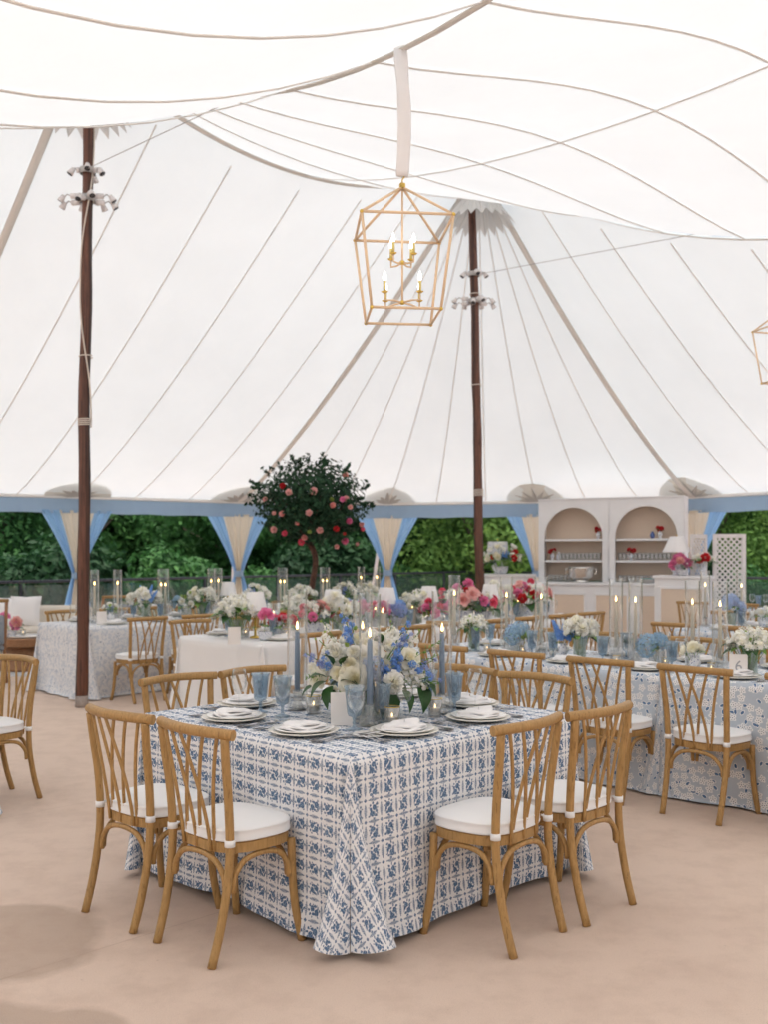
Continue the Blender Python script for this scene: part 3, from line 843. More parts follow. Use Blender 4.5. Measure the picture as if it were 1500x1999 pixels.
# ------------------------------------------------------------------ trees beyond the railing
def leaf_cloud(n, R, Hh, z0, size, seed, blobs=14, hollow=.45):
    rnd = random.Random(seed); g = MB(); cs = []
    for i in range(blobs):
        a = rnd.random() * 6.283; r = R * rnd.random() ** .5 * .75; z = z0 + Hh * rnd.random()
        q = math.sin(PI * min(1, max(0, (z - z0) / Hh)) * .85 + .3)
        cs.append((Vector((r * math.cos(a) * q, r * math.sin(a) * q, z)), R * rnd.uniform(.26, .5)))
    for i in range(n):
        c, cr = cs[rnd.randrange(blobs)]
        d = Vector((rnd.gauss(0, 1), rnd.gauss(0, 1), rnd.gauss(0, 1))).normalized()
        p = c + d * cr * (hollow + (1 - hollow) * rnd.random() ** .5) * Vector((1, 1, 1)).length / 1.732
        p.z = max(p.z, .1)
        s = size * rnd.uniform(.6, 1.4)
        nrm = (d + Vector((rnd.gauss(0, .6), rnd.gauss(0, .6), rnd.gauss(.3, .6)))).normalized()
        a_ = nrm.orthogonal().normalized(); a_ = Matrix.Rotation(rnd.random() * 6.28, 3, nrm) @ a_; b2 = nrm.cross(a_)
        k = len(g.v)
        g.v += [tuple(p - a_ * s), tuple(p + b2 * s * .45), tuple(p + a_ * s + nrm * s * -.2), tuple(p - b2 * s * .45)]
        g.f.append((k, k + 1, k + 2, k + 3))
    return g, cs
def tree_trunk(cs, r0, seed, base=.0):
    g = MB(); rnd = random.Random(seed); top = max(c.z for c, _ in cs)
    pts = [(0, 0, base - .3), (.05, .02, top * .25), (-.08, .1, top * .5), (.1, -.05, top * .8)]
    g.tube(pts, [r0, r0 * .8, r0 * .55, r0 * .2], 9)
    for c, cr in cs[:9]:
        z = max(.5, c.z * .45); k = min(z / top, .8)
        g.tube([(0, 0, z), tuple(Vector((c.x * .4, c.y * .4, z + (c.z - z) * .6))), tuple(c)], [r0 * .4, r0 * .25, r0 * .08], 6)
    return g
crowns = []
for i, (mt, sz) in enumerate((('fol1', .085), ('fol2', .085), ('fol3', .075), ('fol1', .10))):
    g, cs = leaf_cloud(20000, 3.0, 5.5, .7, sz, 50 + i, 26)
    crowns.append((g.mesh('crown', mt, False), tree_trunk(cs, .17, i).mesh('trunk', 'bark')))
rt = random.Random(5); trees = []
spec = []
for i in range(17):
    a = -.60 + 1.22 * i / 16; r = 29 + 3.2 * ((i * 7) % 3) + rt.uniform(-1, 1)
    spec.append((math.tan(a) * r, r, [1, 1, 0, 0, 3, 0, 3, 1, 0, 2, 0, 1, 2, 0, 2, 2, 2][i], rt.uniform(.95, 1.25)))
for i in range(13):
    a = -.55 + 1.12 * i / 12; r = 38 + rt.uniform(-2, 2)
    spec.append((math.tan(a) * r, r, [1, 0, 1][i % 3], rt.uniform(1.4, 1.7)))
tn = ['bushy green tree', 'dark green tree', 'light green tree', 'loose green tree']
gr = {0: [], 1: [], 2: [], 3: []}
for i, (x, y, k, s) in enumerate(spec):
    t = thing('leafy_tree', None, 'tree', (x, y, -.2), rt.random() * 6.28, group='trees beyond the railing'); t.scale = (s, s, s)
    put('crown', crowns[k][0], t); put('trunk', crowns[k][1], t); gr[k].append(t)
for k, l in gr.items(): ordinals(l, tn[k] + ' beyond the glass railing, # of its kind')
# shrubs close behind the glass
g, cs = leaf_cloud(5200, 1.5, 1.1, .2, .085, 90, 14)
shm = g.mesh('foliage', 'fol1', False); shb = tree_trunk(cs, .05, 3).mesh('stems', 'bark'); g, cs = leaf_cloud(5200, 1.5, 1.3, .2, .085, 91, 14); shm2 = g.mesh('foliage', 'fol2', False)
shr = []
def railpt(k):
    L1 = (RC - RA).length; d = k * (L1 + (RB - RC).length)
    return (RA + (RC - RA).normalized() * d + Vector((-.76, .65)) * 2.6) if d < L1 else (RC + (RB - RC).normalized() * (d - L1) + Vector((.85, .5)) * 2.6)
for i in range(15):
    p = railpt((i + .5) / 15 * .97 + .03)
    t = thing('shrub', None, 'shrub', (p.x, p.y, -.2), i * 1.7, group='shrubs behind the railing'); s = 1 + .25 * math.sin(i * 2.3); t.scale = (s, s, s)
    put('foliage', shm if i % 3 else shm2, t); put('stems', shb, t); shr.append(t)
ordinals(shr, 'low green shrub growing just behind the glass railing, #')

# ------------------------------------------------------------------ chairs
def curve(pts, n=8):
    """Catmull-Rom through points"""
    P_ = [Vector(p) for p in pts]; P_ = [P_[0] * 2 - P_[1]] + P_ + [P_[-1] * 2 - P_[-2]]; out = []
    for i in range(1, len(P_) - 2):
        for k in range(n):
            t = k / n; a, b_, c, d = P_[i - 1], P_[i], P_[i + 1], P_[i + 2]
            out.append(.5 * ((2 * b_) + (c - a) * t + (2 * a - 5 * b_ + 4 * c - d) * t * t + (3 * b_ - a - 3 * c + d) * t ** 3))
    out.append(P_[-2]); return out
def seat_outline(k, n=36):
    out = []
    for i in range(n):
        a = 2 * PI * i / n; c, s = math.cos(a), math.sin(a)
        e = 2 / 3.0
        x = abs(c) ** e * math.copysign(1, c); y = abs(s) ** e * math.copysign(1, s)
        wd = lerp(.192, .215, (y + 1) / 2)
        out.append((x * wd * k, y * .178 * k - .017))
    return out
def loft(g, rings, cap=True):
    n = len(rings[0][1]); b0 = len(g.v)
    for z, pts in rings: g.v += [(x, y, z) for x, y in pts]
    for i in range(len(rings) - 1):
        for j in range(n): g.f.append((b0 + i * n + j, b0 + i * n + (j + 1) % n, b0 + (i + 1) * n + (j + 1) % n, b0 + (i + 1) * n + j))
    if cap: g.f += [tuple(b0 + n - 1 - j for j in range(n)), tuple(b0 + (len(rings) - 1) * n + j for j in range(n))]
def make_chair():
    t = thing('crossback_chair', 'x', 'chair', group='honey wood crossback dining chairs')
    railc = lambda x: -.258 + .052 * (abs(x) / .235) ** 1.7
    for s in (-1, 1):
        g = MB(); g.tube(curve([(s * .180, -.262, 0), (s * .183, -.222, .14), (s * .186, -.192, .30), (s * .188, -.183, .44), (s * .192, -.192, .60), (s * .200, -.210, .74), (s * .207, -.222, .852)], 4), .0175, 10)
        g.obj('rear_leg', 'oak', t)
    for s in (-1, 1):
        g = MB(); g.tube(curve([(s * .212, .158, 0), (s * .197, .135, .14), (s * .190, .125, .28), (s * .188, .122, .41)], 4), .017, 10)
        g.obj('front_leg', 'oak', t)
    g = MB(); xs = [-.238 + .476 * i / 16 for i in range(17)]
    g.tube([(x, railc(x), .868 + .004 * math.cos(x * 7)) for x in xs], [.0205] * 17, 12, flat=1.05); g.obj('top_rail', 'oak', t, sharp=50)
    for xb, xt in ((-.088, -.165), (-.088, .028), (0, -.098), (0, .098), (.088, -.028), (.088, .165)):
        sgn = math.copysign(1, xt - xb); pp = []
        for i in range(11):
            k = i / 10; x = xb + sgn * .008 + (xt - xb - sgn * .008) * k ** 1.75; z = .405 + .455 * k
            yb = -.188; pp.append((x, lerp(yb, railc(x), k ** 1.2) + sgn * .004, z))
        g = MB(); g.tube(pp, .0088, 7, flat=.8); g.obj('lattice_slat', 'oak', t)
    g = MB(); loft(g, [(.400, seat_outline(.97)), (.402, seat_outline(1.0)), (.438, seat_outline(1.0)), (.442, seat_outline(.97))]); g.obj('seat_frame', 'oak', t, sharp=45)
    A = lambda a, b_, h: curve([a, lerp(Vector(a), Vector(b_), .03) + Vector((0, 0, h * .45)), lerp(Vector(a), Vector(b_), .2) + Vector((0, 0, h * .88)), lerp(Vector(a), Vector(b_), .5) + Vector((0, 0, h)),
                                lerp(Vector(a), Vector(b_), .8) + Vector((0, 0, h * .88)), lerp(Vector(a), Vector(b_), .97) + Vector((0, 0, h * .45)), b_], 3)
    for a, b_ in (((-.166, -.188, .262), (.166, -.188, .262)), ((-.168, .118, .262), (.168, .118, .262)), ((-.186, -.168, .262), (-.190, .108, .262)), ((.186, -.168, .262), (.190, .108, .262))):
        g = MB(); g.tube(A(a, b_, .125), .0115, 8); g.obj('arched_brace', 'oak', t)
    g = MB(); loft(g, [(.443, seat_outline(.985)), (.447, seat_outline(1.03)), (.452, seat_outline(1.035)), (.456, seat_outline(1.025)), (.470, seat_outline(1.028)), (.482, seat_outline(1.022)), (.486, seat_outline(1.036)), (.490, seat_outline(1.022)), (.494, seat_outline(.96)), (.500, seat_outline(.8)), (.503, seat_outline(.45)), (.504, seat_outline(.1))])
    cu = g.obj('seat_cushion', 'cushion', t)
    for s in (-1, 1):
        g = MB(); g.lathe([(.0178, -.013), (.0205, -.013), (.0205, .013), (.0178, .013)], 12, Matrix.Translation((s * .188, -.183, .452)))
        g.tube([(s * .17, -.165, .462), (s * .185, -.176, .455)], .012, 6, flat=.4); g.obj('strap', 'cushion', cu)
    return t
chair = make_chair()
R2 = .70711
def seat_at(rear, face, label):
    """rear = floor point between the rear feet, face = direction the sitter faces"""
    f = Vector(face).normalized(); p = Vector(rear) + f * .245
    rj = random.Random(label + str(rear[0])); a = rj.uniform(-.07, .07)
    return spawn(chair, (p.x, p.y, 0), math.atan2(f.y, f.x) - PI / 2 + a, label, 'chair')
NE, NW, SE, SW = (R2, R2), (-R2, R2), (R2, -R2), (-R2, -R2)
seat_at((-.765, 3.845), NE, 'wooden crossback chair nearest the camera on the left of the block-print table')
seat_at((-1.155, 4.195), NE, 'wooden crossback chair at far left of the block-print table, white cushion showing')
seat_at((.593, 3.935), NW, 'wooden crossback chair nearest the camera on the right of the block-print table')
seat_at((.96, 4.27), NW, 'wooden crossback chair at the right corner of the block-print table, facing left')
seat_at((-1.14, 5.42), SE, 'wooden crossback chair behind the left corner of the block-print table')
seat_at((-.78, 5.78), SE, 'wooden crossback chair behind the block-print table, left of the blue taper candle')
seat_at((.50, 5.86), SW, 'wooden crossback chair behind the block-print table, just right of the centrepiece')
seat_at((.86, 5.46), SW, 'wooden crossback chair behind the block-print table near its right corner')
seat_at((-2.32, 6.41), SW, 'wooden crossback chair cut off by the left edge, white cushion')
# lace table, near side then far side
c0 = Vector((1.80, 5.80))
for k, lb in ((-3, 'wooden crossback chair behind the centrepiece, at near side of the lace table'), (-2, 'leftmost clearly seen chair pulled up to the near side of the lace table'),
              (-1, 'wooden crossback chair at the lace table, behind the right corner of block-print table'), (0, 'wooden crossback chair in full view at the lace table, near the table number 6'),
              (1, 'wooden crossback chair at the lace table cut by the right edge')):
    p = c0 + Vector(SE) * .655 * k
    if k == -1 : p = c0 + Vector(SE) * .655 * k
    seat_at(p, NE, lb)
p = c0 + Vector(SE) * .655 * -4; seat_at(p, NE, 'wooden crossback chair at left end of the lace table, hidden behind candles')
fl = []
for k in range(-3, 2):
    p = Vector((2.02, 8.30)) + Vector(SE) * .66 * k
    fl.append(seat_at(p, SW, 'x'))
ordinals(fl, 'wooden crossback chair on far side of the lace table, #')
# long white table, right side and left side
fl = []
for k in range(8): fl.append(seat_at(Vector((-.52, 8.38)) + Vector((.42, .43)) * k, NW, 'x'))
ordinals(fl, 'wooden crossback chair along the right side of long white flower table, #')
fl = []
for k in range(7): fl.append(seat_at(Vector((-1.98, 10.02)) + Vector((.45, .46)) * k, SE, 'x'))
ordinals(fl, 'wooden crossback chair along the left side of long white flower table, #')
# pale floral table
fl = [seat_at((-2.46, 10.42), NW, 'x')] + [seat_at(Vector((-1.98, 10.9)) + Vector((.47, .48)) * k, NW, 'x') for k in range(5)]
ordinals(fl, 'wooden crossback chair on the near side of pale floral table, #')
fl = [seat_at(Vector((-3.78, 11.72)) + Vector((.47, .48)) * k, SE, 'x') for k in range(0, 6)]
ordinals(fl, 'wooden crossback chair on the far side of pale floral table, #')
# far right tables
fl = [seat_at(Vector((2.76, 9.52)) + Vector((.47, -.47)) * k * 1.1, NE, 'x') for k in range(3)]
ordinals(fl, 'wooden crossback chair on near side of the far right lace table, #')
fl = [seat_at(Vector((4.02, 11.5)) + Vector((.47, -.47)) * k * 1.1, SW, 'x') for k in range(3)]
ordinals(fl, 'wooden crossback chair on far side of the far right lace table, #')
fl = [seat_at(Vector((4.80, 13.35)) + Vector((.47, -.47)) * k * 1.1, NE, 'x') for k in range(-1, 3)]
ordinals(fl, 'small distant crossback chair below the lattice screen, #')

# ------------------------------------------------------------------ tables with floor-length cloths
TZ = .765
class Tab:
    def __init__(s, C0, a, b_, La, Lb): s.C0, s.a, s.b, s.La, s.Lb = Vector(C0), Vector(a).normalized(), Vector(b_).normalized(), La, Lb
    def at(s, al, inw, z=None): p = s.C0 + s.a * al + s.b * inw; return Vector((p.x, p.y, TZ + .006 if z is None else z))
    def px(s, px, inw, z=None):
        q = (px - 750) / F; p = s.C0 + s.b * inw
        al = (q * p.y - p.x) / (s.a.x - q * s.a.y); return s.at(al, inw, z)
def cloth_mesh(lx, ly, D, seed, joint=(), amp=1.0, flare=.05):
    """square sheet over a table top lx by ly, drop D; the spare corner cloth hangs in two cone folds.
    joint lists the corners (sx, sy) whose folds are pressed flat towards the long side"""
    g = MB(); uv = []; rnd = random.Random(seed); hx, hy = lx / 2, ly / 2; zt = TZ + .004
    idx = {}
    def vert(p, t):
        k = (round(t[0], 5), round(t[1], 5))
        if k in idx: return idx[k]
        idx[k] = len(g.v); g.v.append(tuple(p)); uv.append(t); return idx[k]
    def floorfix(p, out, extra):
        if p.z < .012:
            e = .012 - p.z
            p = Vector((p.x, p.y, .012 + .012 * abs(math.sin(e * 55 + p.x * 9)) * min(1, e * 12))) + Vector((out.x, out.y, 0)) * e * .75
        return p
    nx, ny = max(6, round(lx / .06)), max(6, round(ly / .06)); nd = 26
    xs = [-hx + lx * i / nx for i in range(nx + 1)]; ys = [-hy + ly * i / ny for i in range(ny + 1)]
    for j in range(ny):
        for i in range(nx):
            g.f.append(tuple(vert(Vector((a, b_, zt + .0012 * noise.noise(Vector((a * 6, b_ * 6, seed))))), (a, b_)) for a, b_ in ((xs[i], ys[j]), (xs[i + 1], ys[j]), (xs[i + 1], ys[j + 1]), (xs[i], ys[j + 1]))))
    ph = [rnd.random() * 6 for _ in range(12)]
    R0 = .018
    def drop(d):     # rounded table edge then straight down: (outward, down)
        L0 = R0 * PI / 2
        if d < L0: q = d / R0; return R0 * math.sin(q), R0 * (1 - math.cos(q))
        return R0 + (d - L0) * flare, R0 + (d - L0)
    def wave(s, d, k, ln):
        ed = min(1, min(s, ln - s) / .18)
        e = d / D
        return amp * ed * e * (.020 * math.sin(s * 5.1 + ph[k]) + .012 * math.sin(s * 11.3 + ph[k + 4] + e * 1.1) + .022 * e * e * math.sin(s * 2.7 + ph[k + 6]) + .008 * math.sin(s * 19 + d * 13 + ph[k + 5]) * e) + amp * .012 * e * (1 + math.sin(d * 17 + s * 3 + ph[k + 3])) * max(0, e - .55) * 1.5
    rows = [D * (j / nd) ** .85 if j else 0 for j in range(nd + 1)]
    def hem(t, d): return -.028 * (d / D) ** 3 * (.5 + noise.noise(Vector((t[0] * 2.6, t[1] * 2.6, seed * 1.7))))
    sidesd = [(Vector((1, 0)), ys, 0), (Vector((-1, 0)), ys, 1), (Vector((0, 1)), xs, 2), (Vector((0, -1)), xs, 3)]
    for nrm, ss, k in sidesd:
        def pt(s, d):
            o_, dn = drop(d); ln = ss[-1] * 2; w_ = wave(s + ss[-1], d, k, ln)
            if nrm.x: base = Vector((nrm.x * hx, s, zt)); t = (nrm.x * (hx + d), s)
            else: base = Vector((s, nrm.y * hy, zt)); t = (s, nrm.y * (hy + d))
            p = base + Vector((nrm.x, nrm.y, 0)) * (o_ + w_) + Vector((0, 0, -dn - hem(t, d)))
            return vert(floorfix(p, nrm, 0), t)
        for j in range(nd):
            for i in range(len(ss) - 1):
                g.f.append((pt(ss[i], rows[j]), pt(ss[i + 1], rows[j]), pt(ss[i + 1], rows[j + 1]), pt(ss[i], rows[j + 1])))
    # corners
    nphi = 40
    for sx in (-1, 1):
        for sy in (-1, 1):
            jn = (sx, sy) in joint
            dg = Vector((0, sy)) if jn and ly < lx else Vector((sx, sy)).normalized()
            perp = Vector((-dg.y, dg.x)); 
            if perp.dot(Vector((sx, 0))) < 0: perp = -perp
            T1, T2 = rad(10 if not jn else 9), rad(13 if not jn else 8)
            if (seed + sx + sy) % 2: T1, T2 = T2, T1
            def pt(phi, d):
                o_, dn = drop(d)
                r = d / max(math.cos(phi), math.sin(phi)) ** .05; q = phi / (PI / 2)
                # lobes
                if q < .5: k = q / .5; az = 1.75 - 1.05 * k; T = T1 * math.sin(PI * k ** .75) ** .8
                else: k = (q - .5) / .5; az = -1.75 + 1.05 * (1 - k); T = T2 * math.sin(PI * (1 - (1 - k) ** .75)) ** .8
                if .02 < q < .98: T = max(T, rad(.15) * min(1, min(q, 1 - q) / .1))
                hd = dg * math.cos(az) + perp * math.sin(az)
                fade = min(1, d / .10)
                rr = max(0, (r - R0 * PI / 2))
                pu = phi * .84 if q < .5 else PI / 2 - (PI / 2 - phi) * .84; tt = (sx * (hx + r * math.cos(pu)), sy * (hy + r * math.sin(pu)))
                nn = Vector((sx * math.cos(phi), sy * math.sin(phi)))
                fl_ = nn * (o_)
                dr = min(r, dn + (r - d) * .9 * fade)
                p = Vector((sx * hx, sy * hy, zt)) + Vector((fl_.x, fl_.y, 0)) + Vector((hd.x, hd.y, 0)) * math.sin(T) * r * fade * (.35 + .65 * d / D) + Vector((0, 0, -dr * (1 - (1 - math.cos(T)) * fade) - hem(tt, d)))
                return vert(floorfix(p, dg, 0), tt)
            for j in range(nd):
                for i in range(nphi):
                    a, b_ = PI / 2 * i / nphi, PI / 2 * (i + 1) / nphi
                    if i == nphi // 2 - 1: b_ -= 1e-3
                    if i == nphi // 2: a += 1e-3
                    f = (pt(a, rows[j]), pt(a, rows[j + 1]), pt(b_, rows[j + 1]), pt(b_, rows[j]))
                    f = tuple(dict.fromkeys(f))
                    if len(f) > 2: g.f.append(f)
    g.uv = uv; return g
def fix_normals(o):
    import bmesh
    bm = bmesh.new(); bm.from_mesh(o.data); bmesh.ops.recalc_face_normals(bm, faces=bm.faces); bm.to_mesh(o.data); bm.free()
def table(T, mat, tlabel, clabel, seed, joint=(), D=.775, span=None, amp=1.0, flare=.03):
    a0, a1 = span or (0, T.La); c = T.at((a0 + a1) / 2, T.Lb / 2, 0); rz = math.atan2(T.a.y, T.a.x)
    t = thing('banquet_table', tlabel, 'table', c, rz); lx = a1 - a0
    g = MB(); g.box((0, 0, TZ - .016), (lx - .01, T.Lb - .01, .03), bev=.004); g.obj('table_top', 'walnut', t, smooth=False)
    for sx in (-1, 1):
        for sy in (-1, 1):
            g = MB(); g.tube([(sx * (lx / 2 - .2), sy * (T.Lb / 2 - .14), 0), (sx * (lx / 2 - .2), sy * (T.Lb / 2 - .14), TZ - .034)], .016, 8); g.obj('leg', 'grey_metal', t)
    o = cloth_mesh(lx, T.Lb, D, seed, joint, amp, flare).obj('tablecloth', mat)
    o.location = c; o.rotation_euler = (0, 0, rz); tag(o, clabel, 'tablecloth'); fix_normals(o)
    return t
hs = .732
T1 = Tab((-.13, 4.86 - hs * 2 * R2), NE, NW, 2 * hs, 2 * hs)      # C0 = near corner, a to the right corner, b to the left corner
table(T1, 'print', 'square table under the blue and white block-print cloth in front', 'blue and white block-print floor-length tablecloth on the nearest table', 4, D=.755, amp=.75, flare=.012)
T4 = Tab((.065, 8.115), SE, NE, 4.88, 1.07)
table(T4, 'lace', 'long table under the left lace cloth, right of the nearest table', 'blue-grey and white daisy lace tablecloth with its fold behind a chair', 11, joint=((1, 1), (1, -1)), span=(0, 2.435), D=.79, amp=1.2)
table(T4, 'lace', 'long table under the right lace cloth, at the right edge', 'blue-grey daisy lace tablecloth at the right edge, carrying the number 6', 12, joint=((-1, 1), (-1, -1)), span=(2.445, 4.88), D=.79, amp=1.2)
T2 = Tab((-1.05, 8.6), (.7, .714), (-.714, .7), 4.9, 1.25)
table(T2, 'white_cloth', 'long table under the plain white cloth with pink flowers', 'plain white floor-length tablecloth on the long flower table', 15, D=.79)
T3 = Tab((-3.15, 10.6), (.7, .714), (-.714, .7), 4.9, 1.1)
table(T3, 'pale_print', 'long table under the pale floral cloth behind the left tent pole', 'pale blue floral tablecloth behind the left tent pole', 17, D=.79, amp=1.3)
T5 = Tab((3.0, 10.4), SE, NE, 4.0, 1.07)
table(T5, 'lace', 'far right table under a lace cloth, beyond the white candles', 'pale lace tablecloth on the far right table, mostly hidden', 21, D=.78)
T7 = Tab((5.0, 14.0), SE, NE, 2.4, .9)
table(T7, 'lace', 'small distant table below the lattice screen', 'pale tablecloth on the distant table below the lattice screen', 23, D=.78)
T9 = Tab((-3.41, 5.75 - hs * 2 * R2), NE, NW, 2 * hs, 2 * hs)
table(T9, 'print', 'table mostly outside the left edge, under block-print cloth', 'blue block-print tablecloth just showing at the left edge', 25, D=.80)

# ------------------------------------------------------------------ flower heads
def petal(g, az, R, Hh, wd, curl=.25, cup=1.0, base=0.0, n=4):
    """one cupped petal: starts at the base, swells outwards and rises to Hh"""
    o = len(g.v)
    for j in range(n + 1):
        v = j / n
        r = base + R * math.sin(min(1, v * 1.05) * PI / 2) * (1 if v < .8 else 1 + curl * (v - .8) * 3)
        z = Hh * (v ** 1.5) * cup - (curl * .5 * R * max(0, v - .75) * 2)
        ww = wd * math.sin(PI * (.12 + .80 * v)) ** .8
        for i in range(n + 1):
            u = i / n * 2 - 1; a = az + u * ww
            k = 1 - .10 * (abs(u) ** 2) * 0
            g.v.append((r * k * math.cos(a), r * k * math.sin(a), z - .06 * Hh * u * u * v + .02 * R * math.sin(u * 5 + az * 3)))
    for j in range(n):
        for i in range(n): k = o + j * (n + 1) + i; g.f.append((k, k + 1, k + n + 2, k + n + 1))
def rose_mb(seed=0, layers=((.98, .45, 5), (.82, .62, 5), (.62, .74, 5), (.42, .80, 4), (.22, .82, 3)), curl=.3):
    g = MB(); rnd = random.Random(seed)
    for k, (R, h, c) in enumerate(layers):
        for i in range(c): petal(g, 2 * PI * (i + .5 * (k % 2)) / c + rnd.uniform(-.15, .15), R * rnd.uniform(.93, 1.07), h * rnd.uniform(.95, 1.05), 1.25 * PI / c, curl * (1 if k < 3 else 0))
    return g
def peony_mb(seed=0):
    g = MB(); rnd = random.Random(seed)
    for k in range(62):
        th = math.acos(1 - 1.25 * (k + .5) / 62); a = k * 2.39996
        d = Vector((math.sin(th) * math.cos(a), math.sin(th) * math.sin(a), math.cos(th)))
        t1 = d.orthogonal().normalized(); t1 = Matrix.Rotation(rnd.random() * 6, 3, d) @ t1; t2 = d.cross(t1)
        L = rnd.uniform(.85, 1.08); w_ = .20; o = len(g.v)
        c0 = d * .35; c1 = d * L * .8; c2 = d * L
        for c, wd in ((c0, .08), (c1, w_ * 1.3), (c2, w_)):
            for u in (-1, 0, 1): g.v.append(tuple(c + t1 * wd * u + t2 * (.08 * (1 - abs(u))) + d * (.05 * abs(u) * rnd.uniform(-1, 1)) + Vector((0, 0, .35))))
        for j in (0, 1):
            for i in (0, 1): q = o + j * 3 + i; g.f.append((q, q + 1, q + 4, q + 3))
    return g
def floret(g, c, d, r, n=4, spin=0):
    d = Vector(d).normalized(); t1 = d.orthogonal().normalized(); t1 = Matrix.Rotation(spin, 3, d) @ t1; t2 = d.cross(t1); c = Vector(c)
    for i in range(n):
        a = 2 * PI * i / n; e = t1 * math.cos(a) + t2 * math.sin(a); f = d.cross(e); o = len(g.v)
        g.v += [tuple(c), tuple(c + e * r * .6 + f * r * .42 + d * r * .12), tuple(c + e * r + d * r * .05), tuple(c + e * r * .6 - f * r * .42 + d * r * .12)]
        g.f.append((o, o + 1, o + 2, o + 3))
def hydrangea_mb(seed=0, n=95):
    g = MB(); rnd = random.Random(seed)
    for k in range(n):
        th = math.acos(1 - 1.45 * (k + .5) / n); a = k * 2.39996
        d = Vector((math.sin(th) * math.cos(a), math.sin(th) * math.sin(a), math.cos(th) * .85)) * rnd.uniform(.88, 1.06)
        floret(g, d + Vector((0, 0, .25)), d + Vector((rnd.gauss(0, .3), rnd.gauss(0, .3), .1)), .155, 4, rnd.random() * 3)
    return g
def puff_mb(seed=0):
    g = MB(); rnd = random.Random(seed)
    for k in range(46):
        d = Vector((rnd.gauss(0, 1), rnd.gauss(0, 1), rnd.gauss(.2, 1))).normalized(); q = rnd.uniform(.45, 1.15)
        floret(g, d * q, d + Vector((rnd.gauss(0, .5), rnd.gauss(0, .5), .2)), .30, 5, rnd.random() * 3)
    return g
def spike_mb(seed=0, n=26, r=.17, wid=.20):
    """flower spike along z, length 1"""
    g = MB(); rnd = random.Random(seed)
    for k in range(n):
        z = .12 + .86 * k / n; a = k * 2.39996; q = wid * (1 - .75 * (k / n) ** 1.5)
        d = Vector((math.cos(a), math.sin(a), .35))
        floret(g, (q * .6 * math.cos(a), q * .6 * math.sin(a), z), d, r * (1.15 - .7 * k / n), 5, rnd.random() * 3)
    return g
def stem_mb(): return MB().tube([(0, 0, -.5), (.01, 0, .3), (0, .01, 1.0)], .018, 5)
def leaf_mb():
    g = MB(); n = 6
    for j in range(n + 1):
        v = j / n; w_ = .35 * math.sin(PI * v ** .8) + .005
        for u in (-1, 0, 1): g.v.append((w_ * u, v, .25 * v * (1 - v) * 1.6 - .32 * v * v + .09 * abs(u) * math.sin(PI * v)))
    for j in range(n):
        for i in (0, 1): k = j * 3 + i; g.f.append((k, k + 1, k + 4, k + 3))
    return g
def sprig_mb(seed=0):
    g = MB(); rnd = random.Random(seed)
    for k in range(14):
        z = .2 + .8 * k / 14; a = k * 2.4; c = Vector((.14 * math.cos(a) * (1.2 - z * .8), .14 * math.sin(a) * (1.2 - z * .8), z)); o = len(g.v)
        d = Vector((math.cos(a), math.sin(a), .5)).normalized(); s = d.cross(Vector((0, 0, 1))).normalized() * .05
        g.v += [tuple(c - d * .07), tuple(c + s), tuple(c + d * .12), tuple(c - s)]; g.f.append((o, o + 1, o + 2, o + 3))
    return g
GEO = {'rose': lambda: rose_mb(1, ((1.05, .40, 5), (.92, .62, 5), (.74, .72, 5), (.56, .76, 4), (.40, .78, 4), (.25, .76, 3), (.12, .72, 3)), .55), 'ranunculus': lambda: rose_mb(2, ((.98, .60, 7), (.92, .80, 7), (.78, .90, 6), (.63, .94, 6), (.48, .94, 5), (.33, .90, 5), (.18, .84, 4)), .02),
       'peony': lambda: peony_mb(3), 'hydrangea': lambda: hydrangea_mb(4, 170), 'puff': lambda: puff_mb(9), 'delphinium': lambda: spike_mb(5, 44, .115, .19), 'stock': lambda: spike_mb(6, 60, .12, .30), 'bud': lambda: rose_mb(8, ((.5, .95, 3), (.35, 1.0, 3)), 0)}
PN = {'rose': 'rose_bloom', 'ranunculus': 'ranunculus_bloom', 'peony': 'peony_bloom', 'hydrangea': 'hydrangea_head', 'delphinium': 'delphinium_spike', 'stock': 'stock_spike', 'puff': 'blossom_cluster', 'bud': 'flower_bud'}
MESH = {}
def gm(kind, colr):
    k = (kind, colr)
    if k not in MESH:
        base = (kind, None)
        if base not in MESH: MESH[base] = GEO[kind]()
        MESH[k] = MESH[base].mesh(PN[kind], P[colr])
    return MESH[k]
MESH['stem'] = stem_mb().mesh('stem', 'stem'); MESH['leaf'] = leaf_mb().mesh('leaf', 'leaf'); MESH['leafl'] = leaf_mb().mesh('leaf', 'leaf_light'); MESH['sprig'] = sprig_mb().mesh('sprig', 'leaf_light')
def aim(o, p, d, s, roll=0):
    q = Vector(d).normalized().to_track_quat('Z', 'Y'); o.rotation_mode = 'QUATERNION'
    from mathutils import Quaternion
    o.rotation_quaternion = q @ Quaternion((0, 0, 1), roll); o.location = p; o.scale = (s, s, s)
def bloom(t, kind, colr, p, d, s, roll=0, label=None, name=None):
    o = put(name or PN[kind], gm(kind, colr), t); aim(o, p, d, s, roll)
    if label: o['label'] = label
    return o
def leaf(t, p, d, s, light=False, roll=0):
    o = put('leaf', MESH['leafl' if light else 'leaf'], t)
    z = Vector(d).normalized(); o.rotation_mode = 'QUATERNION'; o.rotation_quaternion = z.to_track_quat('Y', 'Z'); o.location = p; o.scale = (s, s, s); return o
